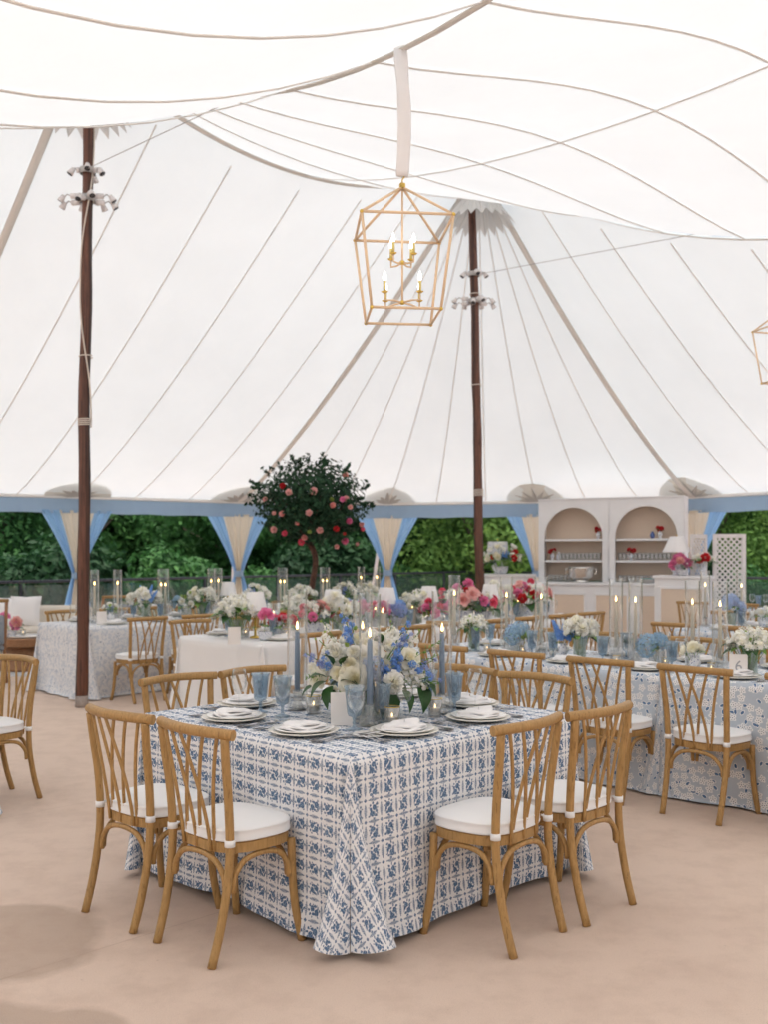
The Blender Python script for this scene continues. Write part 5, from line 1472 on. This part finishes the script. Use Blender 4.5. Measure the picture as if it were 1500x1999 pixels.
A(T2.px(1050, .75), 'jar', [('puff', 'white', 0.057, 13), ('bud', 'green', .022, 3), ('rose', 'blush', .07, 4)], .20, 'white and blush flowers behind the pink mound', 35, leaves=5, vs=1.3)
A(T2.px(575, .95), 'jar', [('puff', 'white', 0.052, 13), ('bud', 'green', .022, 3), ('peony', 'white', .07, 3)], .17, 'white flowers behind the coral bowl', 36, leaves=4, vs=1.1)

# pale floral table
addset(T3, 'T3', 7, .4, .66)
for px, tw in ((184, 0), (229, 0), (318, 1), (412, 0), (426, 0), (551, 1), (634, 1), (705, 0), (736, 0)): hurricane(T3.px(px, .52 if px != 426 else .62), 'T3', wide=bool(tw), twin=bool(tw))
final_labels('', 'T3', {'charger': 'cream charger plate on the pale floral table, #', 'plate': 'white dinner plate on the pale floral table, #', 'napkin': 'white folded napkin on the pale floral table, #',
    'goblet': 'smoky blue goblet on the pale floral table, #', 'wine': 'clear wine glass on the pale floral table, #', 'cyl': 'tall clear cylinder over an ivory taper on the far table, #', 'cylw': 'wide clear cylinder over two ivory tapers, #',
    'holder': 'small crystal candle holder on the pale floral table, #', 'taper': 'lit ivory taper candle on the pale floral table, #'})
reg['T3|lamp'][0]['label'] = 'small lamp with white shade on the pale floral table'
card(T3.px(198, .16), .1, 'white card standing on the pale floral table by the pole')
A(T3.px(216, .35), 'urn', [('ranunculus', 'white', .05, 4), ('bud', 'green', .04, 2)], .09, 'small white posy in a blue vase near the left pole', 41, leaves=3, vs=1.1)
A(T3.px(284, .42), 'jar', [('peony', 'white', .10, 5), ('delphinium', 'blue', .24, 3)], .17, 'white peonies with blue delphinium on the pale floral table', 42, leaves=3, vs=1.1)
A(T3.px(362, .42), 'crystal', [('ranunculus', 'white', .055, 5), ('hydrangea', 'aqua', .07, 3), ('bud', 'green', .05, 3)], .17, 'low white, green and blue posy on the pale floral table', 43, leaves=5, vs=1.2)
for i, (px, sp2) in enumerate(((395, 44), (500, 45), (590, 46), (672, 47), (715, 48))):
    A(T3.px(px, .45), 'jar', [('puff', 'white', 0.052, 11), ('bud', 'green', .022, 3), ('delphinium', 'violet', .18, 3 if i % 2 else 0), ('ranunculus', 'white', .055, 5), ('ranunculus', 'cream', .05, 3)], .19,
      ['white and cream posy left of the stock on the far table', 'white flowers behind the white lamp on the far table', 'white and violet flowers under the rose tree', 'white flowers right of the rose tree trunk', 'pale flowers beside the curtain right of the rose tree'][i], sp2, leaves=5, vs=1.1)

# far right lace table
addset(T5, 'T5', 4, .5, .7)
for px in (1378, 1449): hurricane(T5.px(px, .55), 'T5')
final_labels('', 'T5', {'charger': 'charger plate on the far right lace table, #', 'plate': 'dinner plate on the far right lace table, #', 'napkin': 'white napkin on the far right lace table, #', 'goblet': 'smoky blue goblet on the far right table, #',
    'wine': 'wine glass on the far right table, #', 'cyl': 'tall clear cylinder on the far right table, #', 'holder': 'crystal holder on the far right table, #', 'taper': 'lit ivory taper on the far right table, #'})
A(T5.px(1428, .35), 'jar', [('hydrangea', 'pale', .09, 3)], .14, 'pale blue hydrangea on the far right table', 51, leaves=3, vs=1.1)
A(T5.px(1490, .5), 'urn', [('ranunculus', 'white', .06, 5)], .10, 'white posy at right edge on the far right table', 52, leaves=3)
for k, px in enumerate((1470, 1496)): lay(wine, T7.px(px, .3), 0, 'T7|wine', label=['clear wine glass on the distant table, left of the pair', 'clear wine glass on the distant table at the right edge'][k])
lay(gob, T7.px(1482, .3), 0, 'T7|gob', label='smoky blue goblet on the distant table between wine glasses')

# ------------------------------------------------------------------ rose tree
rt_ = Vector((-1.05, 14.35)); tree = thing('rose_tree', 'tall rose topiary tree with pink and red blooms on a thin brown trunk', 'tree', (rt_.x, rt_.y, 0))
g = MB(); g.tube(curve([(0, 0, .3), (-.03, 0, .8), (.02, 0, 1.15), (.06, 0, 1.45), (.02, 0, 1.62), (-.08, 0, 1.8), (-.02, 0, 2.1), (0, 0, 2.5)], 5), .042, 10)
for a in range(9): g.tube([(-.06, 0, 1.75), (.3 * math.cos(a), .3 * math.sin(a), 2.1), (.62 * math.cos(a), .62 * math.sin(a), 2.35)], [.022, .014, .006], 6)
g.obj('trunk', 'trunk', tree)
g = MB(); g.lathe([(0, 0), (.2, 0), (.25, .38), (.27, .4), (.24, .4), (.22, .34), (0, .34)], 24); g.obj('pot', 'pot', tree)
rnd = random.Random(11); g = MB(); cz = 2.28
for i in range(6600):
    d = Vector((rnd.gauss(0, 1), rnd.gauss(0, 1), rnd.gauss(0, 1))).normalized(); lump = 1 + .20 * noise.noise(d * 2.3 + Vector((5, 1, 2))) + .16 * noise.noise(d * 6)
    r = rnd.random() ** .38 * lump * (1 if rnd.random() > .05 else 1.12)
    p = Vector((d.x * .80, d.y * .80, d.z * .62)) * r + Vector((0, 0, cz)); 
    if p.z < 1.62 + .15 * rnd.random(): continue
    s = rnd.uniform(.026, .05); nn = (d + Vector((rnd.gauss(0, .5), rnd.gauss(0, .5), rnd.gauss(.2, .5)))).normalized()
    a_ = Matrix.Rotation(rnd.random() * 6.28, 3, nn) @ nn.orthogonal().normalized(); b2 = nn.cross(a_); k = len(g.v)
    g.v += [tuple(p - a_ * s), tuple(p + b2 * s * .55), tuple(p + a_ * s - nn * s * .2), tuple(p - b2 * s * .55)]; g.f.append((k, k + 1, k + 2, k + 3))
for i in range(26):      # stray shoots at the outline
    a = rnd.random() * 6.28; e = rnd.uniform(-.1, 1.3); d = Vector((math.cos(a) * math.cos(e), math.sin(a) * math.cos(e), math.sin(e)))
    b0 = Vector((d.x * .78, d.y * .78, d.z * .6 + cz)); L_ = rnd.uniform(.08, .2); g.tube([tuple(b0 - d * .1), tuple(b0 + d * L_)], .004, 4)
    for j in range(9):
        p = b0 + d * L_ * j / 8; nn = Vector((rnd.gauss(0, 1), rnd.gauss(0, 1), rnd.gauss(0, 1))).normalized(); a_ = nn.orthogonal(); b2 = nn.cross(a_); s = .036; p = p + nn * .02; k = len(g.v)
        g.v += [tuple(p - a_ * s), tuple(p + b2 * s * .5), tuple(p + a_ * s), tuple(p - b2 * s * .5)]; g.f.append((k, k + 1, k + 2, k + 3))
g.obj('crown', 'rose_leaf', tree, smooth=False)
for i, (px, py, r, c) in enumerate(((552, 949, 7, 'red'), (564, 961, 8, 'blush'), (612, 959, 9, 'blush'), (674, 928, 7, 'blush'), (675, 974, 8, 'blush'), (668, 975, 7, 'pink'), (649, 986, 7, 'blush'), (683, 990, 6, 'blush'), (603, 1001, 8, 'blush'), (551, 1003, 7, 'blush'), (535, 1002, 5, 'blush'),
        (518, 975, 6, 'blush'), (681, 1017, 7, 'pink'), (656, 1032, 7, 'red'), (672, 1042, 4, 'red'), (673, 1056, 8, 'pink'), (535, 1034, 8, 'blush'), (556, 1041, 7, 'hot'), (594, 1049, 7, 'blush'), (588, 1058, 8, 'hot'), (624, 1035, 8, 'blush'), (705, 1024, 6, 'blush'), (657, 1067, 6, 'blush'), (708, 1033, 5, 'hot'), (580, 1021, 5, 'blush'), (697, 1062, 4, 'blush'), (604, 1038, 5, 'green'), (647, 975, 5, 'green'))):
    Y = 14.35; r *= .86; q = at(px, py, Y); dx = q.x - rt_.x; dz = q.z - cz; k = 1 - (dx / .86) ** 2 - (dz / .68) ** 2
    dy = -.82 * math.sqrt(max(.02, k)); q = at(px, py, Y + dy); p = Vector((q.x - rt_.x, dy, q.z)); s = r / F * (Y + dy)
    bloom(tree, 'peony' if i % 3 else 'ranunculus', c, p - Vector((0, -.3 * s, 0)), Vector((dx * .5, -1, dz * .4)), s, i, name='rose_bloom')

# ------------------------------------------------------------------ lanterns
def lantern(p, rz, label, sleeve_len):
    """p = apex of the frame; open lantern with two tiers of candle lights, hung by a cloth-covered chain"""
    t = thing('lantern_chandelier', label, 'chandelier', p, rz, group='open gold lanterns hung from the cables')
    T_, B_ = .262, .200; zt, zb = -.250, -.77; r = .0082
    top = [Vector((x * T_, y * T_, zt)) for x, y in ((-1, -1), (1, -1), (1, 1), (-1, 1))]; bot = [Vector((x * B_, y * B_, zb)) for x, y in ((-1, -1), (1, -1), (1, 1), (-1, 1))]
    ap = Vector((0, 0, -.01))
    def br(a, b_, m='lantern'): g = MB(); g.tube([tuple(a), tuple(b_)], r, 6, m=None); g.obj('frame_bar', m, t)
    for i in range(4): br(top[i], top[(i + 1) % 4]); br(bot[i], bot[(i + 1) % 4]); br(top[i], bot[i]); br(ap, top[i])
    for c in top + bot: g = MB(); g.ball(tuple(c), .012, 8, 6); g.obj('corner_joint', 'brass', t)
    g = MB(); g.box((0, 0, -.005), (.035, .035, .035), bev=.006); g.tube([(0, 0, .01), (0, 0, .035), (.012, 0, .05), (0, 0, .068), (-.012, 0, .05), (0, 0, .035)], .004, 6); g.obj('top_hub', 'brass', t)
    g = MB(); g.tube([(0, 0, -.02), (0, 0, -.70)], .006, 8); g.obj('centre_rod', 'lantern', t)
    bulb = MB().lathe([(0, 0), (.008, .004), (.011, .02), (.006, .04), (0, .058)], 10).mesh('bulb', 'bulb')
    slv = MB().lathe([(0, 0), (.0085, 0), (.0085, .065), (0, .065)], 10).mesh('candle_sleeve', 'sleeve'); pan = MB().lathe([(0, 0), (.012, 0), (.022, .008), (.0, .004)], 14).mesh('drip_pan', 'brass')
    for z, R_, a0, up in ((-.455, .085, .0, .0), (-.69, .145, .35, .0)):
        g = MB(); g.ball((0, 0, z - .0), (.018, .018, .014), 10, 6); g.obj('arm_hub', 'brass', t)
        for k in range(4):
            a = a0 + k * PI / 2 + PI / 4 * (1 if R_ < .1 else .4); d = Vector((math.cos(a), math.sin(a), 0)); e = d * R_
            g = MB(); g.tube([(0, 0, z), tuple(d * R_ * .5 + Vector((0, 0, z - (.012 if R_ < .1 else 0)))), tuple(e + Vector((0, 0, z - .01))), tuple(e + Vector((0, 0, z + .03)))], .0055, 6); g.obj('arm', 'lantern', t)
            put('drip_pan', pan, t, tuple(e + Vector((0, 0, z + .03)))); put('candle_sleeve', slv, t, tuple(e + Vector((0, 0, z + .036)))); put('bulb', bulb, t, tuple(e + Vector((0, 0, z + .101))))
    g = MB(); n = 26; rnd = random.Random(4)
    pts = []; rs = []
    for i in range(n + 1):
        q = i / n; pts.append((.012 * math.sin(q * 5) - .02 * q * 0, .008 * math.cos(q * 7), .055 + sleeve_len * q)); rs.append((.040 * (1 + .10 * noise.noise(Vector((q * 6, 1, 2)))) * (1 if q < .86 else lerp(1, .55, (q - .86) / .14))) if i else .036)
    g.tube(pts, rs, 14, flat=.35); g.obj('cloth_sleeve', 'white_cloth', t)
    g = MB(); g.tube([(0, 0, .055 + sleeve_len - .005), (0, 0, .055 + sleeve_len + .02)], .006, 6); g.obj('cable_hook', 'lens', t)
    return t
def cab(a, za, b_, zb, px):
    q = (px - 750) / F; d = b_ - a; t = (q * a.y - a.x) / (d.x - q * d.y); return a + d * t, za + (zb - za) * t
p_, z_ = cab(Lp, 5.43, W(0, SV), 3.75, 786); zap = H + (HZ - 362) / F * p_.y
lantern((p_.x, p_.y, zap), .10, 'gold open lantern chandelier hanging in the middle of the tent', z_ - zap - .06)
p2, z2 = cab(Rp, 5.30, W(SU, SV), 4.1, 1548); zap2 = H + (HZ - 590) / F * p2.y
lantern((p2.x, p2.y, zap2), .25, 'gold open lantern chandelier cut by the right edge', z2 - zap2 - .06)

# ------------------------------------------------------------------ bar with arched bookcases
BA, BB = Vector((2.76, 17.0)), Vector((4.86, 15.88)); bd = (BB - BA).normalized(); bn = Vector((bd.y, -bd.x)); bn = bn if bn.y < 0 else -bn
brz = math.atan2(bd.y, bd.x)
CZ = 1.09
def bcase(org, wid, label):
    """org: front left foot of the bookcase; local x along the bar, -y to the guests"""
    t = thing('arched_bookcase', label, 'bookcase', (org.x, org.y, CZ + .005), brz, group='white arched bookcases behind the bar'); hh = 2.44 - CZ; dp = .34; st = .10
    g = MB(); o_r = wid / 2 - st; cx = wid / 2; spring = hh - .13 - o_r; n = 24
    # face frame with an arched opening, built as a ring between outline and opening
    arcp = [(cx + o_r * math.cos(PI - PI * i / n), spring + o_r * math.sin(PI - PI * i / n)) for i in range(n + 1)]
    op = [(st, .0)] + arcp + [(wid - st, .0)]
    def proj(p):
        x, z = p; dx, dz = x - cx, z - spring
        if z <= spring + 1e-6: return (0 if x < cx else wid, z)
        k = min((wid / 2) / max(abs(dx), 1e-6), (hh - spring) / max(dz, 1e-6)); return (cx + dx * k, spring + dz * k)
    oo = [proj(p) for p in op]
    for y in (-dp, -dp + .025):
        pass
    m = len(op); V_ = []
    for y in (0, .025): V_ += [(x, -dp + y, z) for x, z in op] + [(x, -dp + y, z) for x, z in oo]
    fs = []
    for i in range(m - 1):
        fs += [(i, i + 1, m + i + 1, m + i), (2 * m + i, 3 * m + i, 3 * m + i + 1, 2 * m + i + 1), (i, 2 * m + i, 2 * m + i + 1, i + 1)]
    g.add(V_, fs)
    # corners of the face beyond the projected outline
    g.box((.012, -dp / 2 + .013, hh / 2), (.024, dp - .03, hh)); g.box((wid - .012, -dp / 2 + .013, hh / 2), (.024, dp - .03, hh)); g.box((cx, -dp / 2 + .013, hh - .012), (wid - .05, dp - .03, .024))
    g.obj('face_frame', 'bar_white', t, smooth=False)
    cor = MB()
    for xa in (0, wid): 
        i = 1 + next(k for k in range(n + 1) if abs(oo[1 + k][1] - hh) < 1e-4) if xa == 0 else max(k for k in range(m) if abs(oo[k][1] - hh) < 1e-4)
        a, b_ = (oo[i - 1], oo[i]) if xa == 0 else (oo[i], oo[i + 1])
        cor.add([(a[0], -dp, a[1]), (xa, -dp, hh), (b_[0], -dp, b_[1])], [(0, 1, 2)])
    cor.obj('face_corner', 'bar_white', t, smooth=False)
    g = MB(); g.box((cx, -.014, hh / 2), (wid - .05, .012, hh - .03)); g.obj('back_panel', 'cane', t, smooth=False)
    for z in (.335, .685): g = MB(); g.box((cx, -dp / 2 + .0, z), (wid - .052, dp - .06, .035), bev=.003); g.obj('shelf', 'bar_white', t, smooth=False)
    g = MB(); g.box((cx, -dp / 2 - .012, hh + .012), (wid + .012, dp + .03, .022), bev=.004); g.obj('cornice', 'bar_white', t, smooth=False)
    return t
hw = (BB - BA).length / 2 - .004
b1 = bcase(BA, hw, 'left white arched bookcase behind the bar, glasses on its shelves'); b2 = bcase(BA + bd * (hw + .008), hw, 'right white arched bookcase behind the bar, beside the lamp')
def cabinet(name, org, wid, dep, hgt, panels, label, topover=.03):
    t = thing(name, label, 'bar counter', (org.x, org.y, 0), brz)
    g = MB(); g.box((wid / 2, -dep / 2, (hgt - .05) / 2), (wid, dep, hgt - .05)); g.obj('carcass', 'bar_white', t, smooth=False)
    g = MB(); g.box((wid / 2, -dep / 2 - .0, hgt - .024), (wid + 2 * topover, dep + 2 * topover, .048), bev=.008); g.obj('counter_top', 'bar_white', t, smooth=False)
    g = MB(); g.box((wid / 2, -dep / 2 - .0, .06), (wid + .03, dep + .03, .12), bev=.008); g.obj('plinth', 'bar_white', t, smooth=False)
    pw = wid / panels
    for i in range(panels):
        cx = (i + .5) * pw; pz0, pz1 = .22, hgt - .20; iw = pw - .2
        g = MB(); g.box((cx, -dep - .004, (pz0 + pz1) / 2), (iw, .006, pz1 - pz0)); g.obj('cane_panel', 'cane', t, smooth=False)
        g = MB()
        for sx in (-1, 1): g.box((cx + sx * (iw / 2 + .018), -dep - .010, (pz0 + pz1) / 2), (.036, .02, pz1 - pz0 + .072), bev=.004)
        for z in (pz0 - .018, pz1 + .018): g.box((cx, -dep - .010, z), (iw - .001, .019, .036), bev=.004)
        g.obj('panel_moulding', 'bar_white', t, smooth=False)
    return t
# the bookcases stand on the back counter
cabinet('bar_counter', BA - bd * .42, 2.37 + .40, .62, CZ, 4, 'white back counter with cane panels carrying the bookcases')
pl = at(948, 1122, 15.6); cabinet('bar_end_cabinet', Vector((at(955, 0, 16.6).x, 16.6)), .80, .45, 1.225, 1, 'white cabinet at left end of the bar under flowers')
pr = Vector((at(1292, 0, 15.45).x, 15.45)); cabinet('bar_end_cabinet', pr, .80, .45, 1.225, 1, 'taller white cabinet at right end of the bar under lamp')
# glasses on the shelves and counter
tum = single('tumbler', MB().lathe([(0, .002), (.030, .002), (.031, .01), (.036, .12), (.034, .12), (.029, .012), (0, .010)], 14), 'crystal', 'tumbler')
def onbar(u, back, z): p = BA + bd * u + bn * back; return Vector((p.x, p.y, z))
sh1, sh2 = CZ + .005 + .335 + .018, CZ + .005 + .685 + .018
for bx in (0, hw + .008):
    rowk = 'left' if bx == 0 else 'right'
    for k in range(11 if bx == 0 else 12):
        u = bx + (.34 if bx == 0 else .16) + k * .066 + (0 if bx == 0 or k < 3 else .05)
        if u < bx + hw - .13: lay(tum, onbar(u, .24, sh1), 0, 'bar|' + rowk)
    for k in range(10): 
        u = bx + .16 + k * .07
        if u < bx + hw - .13: lay(tum, onbar(u, .24, CZ + .002), 0, 'bar|' + rowk + 'low', sc=.95)
for rk in ('left', 'right'):
    ordinals(reg['bar|' + rk], f'clear tumbler on the {rk} bookcase shelf, #', 'clear tumblers ranged on the bar shelves')
    ordinals(reg['bar|' + rk + 'low'], f'clear tumbler on the counter in the {rk} bookcase, #', 'clear tumblers ranged on the bar shelves')
def posy(u, z, label, seed): A(onbar(u, .22, z), 'urn', [('peony', 'red', .05, 3)], .07, label, seed, leaves=1)
posy(hw - .20, sh2, 'red flowers in small vase, top shelf of the left bookcase', 61); posy(.20, sh1, 'red flowers in small vase, lower shelf of the left bookcase', 62)
posy(hw + .80, sh2, 'red flowers in small vase, top shelf of the right bookcase', 63); posy(hw + .34, sh1, 'red flowers in small vase, lower shelf of the right bookcase', 64)
jar = single('ginger_jar', MB().lathe([(0, 0), (.022, 0), (.03, .02), (.04, .05), (.036, .075), (.02, .09), (.024, .1), (.02, .11), (0, .118)], 18), 'ceramic_blue', 'jar')
lay(jar, onbar(hw + .68, .22, sh2), 0, 'jar', label='small blue ginger jar on the top shelf of right bookcase')
j2 = single('ginger_jar', MB().lathe([(0, 0), (.024, 0), (.034, .02), (.044, .06), (.036, .09), (.016, .11), (.018, .13), (0, .15)], 18), 'ceramic', 'jar')
lay(j2, onbar(.31, .22, sh1), 0, 'jar', label='pale blue and white jar beside red flowers, left bookcase')
cb = thing('champagne_bowl', 'big silver champagne bowl on the back counter', 'silver bowl', onbar(.78, .50, CZ + .002)); cb.scale = (.82, .82, .82)
g = MB(); g.lathe([(0, 0), (.16, 0), (.17, .02), (.10, .04), (.15, .06), (.23, .12), (.245, .26), (.26, .30), (.255, .305), (.235, .27), (.215, .13), (0, .07)], 32); g.obj('bowl', 'silver', cb)
for s in (-1, 1): g = MB(); g.tube([(s * .24, 0, .26), (s * .30, 0, .27), (s * .30, 0, .17), (s * .235, 0, .15)], .010, 8); g.obj('handle', 'silver', cb)
for k in range(5): lay(dinner, onbar(1.86, .50, CZ + .001 + k * .012), 0, 'barp', sc=.9)
for k, o in enumerate(reg['barp']): o['label'] = f'{["bottom", "second", "middle", "fourth", "topmost"][k]} plate of the small stack on the back counter'
g = MB(); g.lathe([(0, .004), (.10, .003), (.11, .015), (.112, .018), (0, .012)], 30); o = g.obj('napkin_plate', 'teal'); o.location = onbar(1.86, .50, CZ + .061); tag(o, 'teal rimmed plate on top of the small stack', 'plate')
# big lamp and flowers on the right cabinet; drum lamp and flowers on the left cabinet
def biglamp(p, s, label, shade_mat='shade', rt=.11, rb=.235, hs_=.26, drum=False):
    t = thing('ceramic_lamp', label, 'lamp', p)
    g = MB(); g.lathe([(0, 0), (.07, 0), (.075, .02), (.05, .03), (.09, .08), (.115, .16), (.10, .24), (.05, .29), (.04, .31), (0, .31)], 24); g.obj('ceramic_body', 'ceramic', t)
    g = MB(); g.tube([(0, 0, .31), (0, 0, .40)], .01, 8); g.tube([(0, 0, .40), (0, 0, .64)], .004, 6); g.ball((0, 0, .66), .014, 8, 6); g.obj('finial_rod', 'brass', t)
    g = MB(); g.lathe([(rb, .38), (rt, .38 + hs_)], 30); g.obj('lamp_shade', shade_mat, t); t.scale = (s, s, s); return t
cp_ = pr + bd * .28 + bn * .2; biglamp((cp_.x, cp_.y, 1.227), .92, 'ceramic lamp with white cone shade at right end of the bar')
fpos = pr + bd * .40 + bn * .38; A(Vector((fpos.x, fpos.y, 1.227)), 'bowl', [('peony', 'pink', .12, 3), ('peony', 'blush', .10, 1)], .17, 'pink peonies in a blue bowl under the bar lamp', 71, leaves=2)
fpos = pr + bd * .68 + bn * .3; A(Vector((fpos.x, fpos.y, 1.227)), 'urn', [('puff', 'white', 0.062, 8), ('bud', 'green', .022, 3), ('peony', 'red', .08, 2)], .16, 'red and white flowers in small vase at end of the bar', 72, leaves=5, vs=1.6)
cl_ = Vector((at(955, 0, 16.6).x, 16.6)); q = cl_ + bd * .22 + bn * .15
M['shade_blue'] = M['ceramic']
biglamp((q.x, q.y, 1.227), .85, 'lamp with blue patterned drum shade at left end of the bar', 'ceramic', .19, .21, .24)
q = cl_ + bd * .36 + bn * .32; A(Vector((q.x, q.y, 1.227)), 'bowl', [('ranunculus', 'white', .07, 10), ('ranunculus', 'cream', .065, 6), ('peony', 'red', .07, 4), ('delphinium', 'blue', .16, 5), ('puff', 'white', 0.052, 10), ('bud', 'green', .022, 3)], .33, 'white, red and blue arrangement on the left bar cabinet', 73, leaves=8, vs=1.3)

# ------------------------------------------------------------------ lattice screens
def lattice(p, rz, wd, label):
    t = thing('lattice_screen', label, 'screen', p, rz, group='white lattice folding screen'); hh = 1.85; fr = .06
    for sx in (-1, 1): g = MB(); g.box((sx * (wd / 2 - fr / 2), 0, hh / 2), (fr, .035, hh), bev=.004); g.obj('stile', 'metal_white', t, smooth=False)
    for z in (hh - fr / 2, .12): g = MB(); g.box((0, 0, z), (wd - 2 * fr - .002, .033, fr), bev=.004); g.obj('frame_rail', 'metal_white', t, smooth=False)
    g = MB(); x0, x1, z0, z1 = -(wd / 2 - fr), wd / 2 - fr, .15, hh - fr; sp = .062; sw = .019
    for dr in (1, -1):
        k = -40
        while k < 60:
            # line z = z0 + dr*(x - x0) + k*sp*1.414
            pts = []
            c = z0 + k * sp * 1.414
            f_ = lambda x: c + dr * (x - x0)
            xa, xb = x0, x1
            za, zb = f_(xa), f_(xb)
            lo, hi = (xa, xb)
            for lim in (z0, z1):
                xx = x0 + (lim - c) / dr
                if dr > 0: 
                    if lim == z0: lo = max(lo, xx)
                    else: hi = min(hi, xx)
                else:
                    if lim == z0: hi = min(hi, xx)
                    else: lo = max(lo, xx)
            if hi - lo > .01:
                a, b_ = Vector((lo, 0, f_(lo))), Vector((hi, 0, f_(hi))); L_ = (b_ - a).length; ang = math.atan2(b_.z - a.z, b_.x - a.x)
                mm = Matrix.Translation((a + b_) / 2 + Vector((0, dr * .0045, 0))) @ Matrix.Rotation(-ang, 4, 'Y'); g.box((0, 0, 0), (L_, .008, sw * 1.3), m=mm)
            k += 1
    o = g.obj('lattice_strips', 'metal_white', t, smooth=False); o['kind'] = 'stuff'
    return t
lattice((at(1425, 0, 14.9).x, 14.9, 0), .05, .50, 'right leaf of the white lattice folding screen, facing the camera')
lattice((at(1366, 0, 15.1).x + .0, 15.12, 0), .75, .46, 'left leaf of the white lattice screen, angled behind the lamp')

# ------------------------------------------------------------------ lounge corner at the far left
def sofa(p, rz):
    t = thing('sofa', 'ivory upholstered sofa in the lounge corner at far left', 'sofa', p, rz)
    g = MB(); g.box((0, 0, .26), (1.9, .85, .28), bev=.04); g.obj('seat_base', 'ivory', t)
    g = MB(); g.box((0, .34, .60), (1.9, .2, .38), bev=.05); g.obj('backrest', 'ivory', t)
    for s in (-1, 1): g = MB(); g.box((s * .98, 0, .38), (.14, .86, .5), bev=.04); g.obj('armrest', 'ivory', t)
    for s in (-.48, .48): g = MB(); g.box((s, -.05, .455), (.92, .68, .12), bev=.03); g.obj('seat_cushion', 'ivory', t)
    for sx in (-.85, .85):
        for sy in (-.35, .35): g = MB(); g.tube([(sx, sy, 0), (sx, sy, .13)], .025, 8); g.obj('leg', 'walnut', t)
    return t
sp0 = Vector((at(35, 0, 14.3).x, 14.3)); sofa((sp0.x, sp0.y, .008), -.05)
def cushion(p, rz, s, label):
    g = MB(); n = 10
    for side_ in (1, -1):
        o_ = len(g.v)
        for j in range(n + 1):
            for i in range(n + 1):
                u, v = i / n * 2 - 1, j / n * 2 - 1; b_ = (1 - abs(u) ** 2.6) ** .6 * (1 - abs(v) ** 2.6) ** .6
                k = 1 - .07 * (1 - abs(u * v)) * (max(abs(u), abs(v)) ** 4); g.v.append((u * s * k, side_ * .075 * b_, v * s * k + s))
        for j in range(n):
            for i in range(n): k = o_ + j * (n + 1) + i; g.f.append((k, k + 1, k + n + 2, k + n + 1))
    o = g.obj('throw_cushion', 'napkin'); o.location = p; o.rotation_euler = (-.25, 0, rz); tag(o, label, 'cushion'); return o
cushion((at(45, 0, 14.2).x, 14.22, .52), .05, .22, 'square white throw cushion on the ivory sofa')
cushion((at(0, 0, 14.2).x, 14.24, .52), -.1, .21, 'white throw cushion on the sofa at the left edge')
ct = thing('coffee_table', 'round wooden coffee table on a flared pedestal, far left', 'coffee table', (at(42, 0, 13.3).x, 13.3, .008))
g = MB(); g.lathe([(0, .31), (.30, .31), (.345, .33), (.35, .42), (.34, .43), (0, .43)], 40); g.obj('table_top', 'walnut', ct, sharp=40)
g = MB(); g.lathe([(0, 0), (.30, 0), (.31, .02), (.20, .305), (0, .305)], 32); g.obj('pedestal', 'walnut', ct, sharp=40)
g = MB(); g.lathe([(0, 0), (.2, 0), (.23, .012), (.225, .03), (.0, .02)], 32); o = g.obj('marble_tray', 'china_white'); o.location = (at(48, 0, 13.3).x, 13.3, .44); tag(o, 'round white tray on the wooden coffee table', 'tray')
A(Vector((at(20, 0, 13.2).x, 13.2, .44)), 'bowl', [('peony', 'pink', .12, 2), ('peony', 'blush', .10, 1)], .17, 'pink peonies in a blue bowl on the coffee table', 81, leaves=2)
lay(vot, Vector((at(46, 0, 13.25).x, 13.22, .462)), 0, 'lounge', label='lit votive on the white tray of the coffee table')
g = MB(); g.box((0, 0, .004), (2.9, 2.0, .008)); o = g.obj('rug', 'rug', smooth=False); o.location = (at(30, 0, 13.6).x, 13.6, 0); tag(o, 'pale grey rug under the coffee table and sofa', 'rug')
def lounge_chair(p, rz, label, hgt=.86):
    t = thing('lounge_chair', label, 'armchair', p, rz, group='wood framed lounge chairs with grey upholstery')
    for s in (-1, 1):
        g = MB(); g.tube([(s * .27, -.26, 0), (s * .27, -.22, .42), (s * .25, -.30, hgt)], .02, 8); g.obj('rear_leg', 'walnut', t)
        g = MB(); g.tube([(s * .27, .24, 0), (s * .27, .24, .42)], .02, 8); g.obj('front_leg', 'walnut', t)
    g = MB(); g.tube([(-.27, -.295, hgt - .01), (0, -.33, hgt), (.27, -.295, hgt - .01)], .022, 8); g.obj('top_rail', 'oak', t)
    g = MB(); g.box((0, -.275, .64), (.46, .05, .36), bev=.02); g.obj('backrest', 'grey_cloth', t)
    g = MB(); g.box((0, 0, .42), (.54, .50, .09), bev=.03); g.obj('seat', 'grey_cloth', t); return t
lounge_chair((at(-52, 0, 11.9).x, 11.9, 0), .9, 'grey upholstered wood frame chair cut by the left edge', 1.0)
lounge_chair((at(214, 0, 14.2).x, 14.2, 0), PI - .2, 'grey backed wooden chair behind the candle near the left pole', .93)
lounge_chair((at(402, 0, 15.6).x, 15.6, 0), PI - .5, 'grey backed wooden chair behind the pale floral table, middle', .96)
st_ = thing('side_table', 'small white round table behind the pale floral table', 'side table', (at(330, 0, 15.4).x, 15.4, 0))
g = MB(); g.lathe([(0, .74), (.36, .74), (.37, .75), (.36, .77), (0, .77)], 30); g.obj('table_top', 'metal_white', st_)
g = MB(); g.lathe([(0, 0), (.2, 0), (.2, .015), (.03, .03), (.03, .73), (.06, .739), (0, .739)], 20); g.obj('pedestal', 'metal_white', st_)
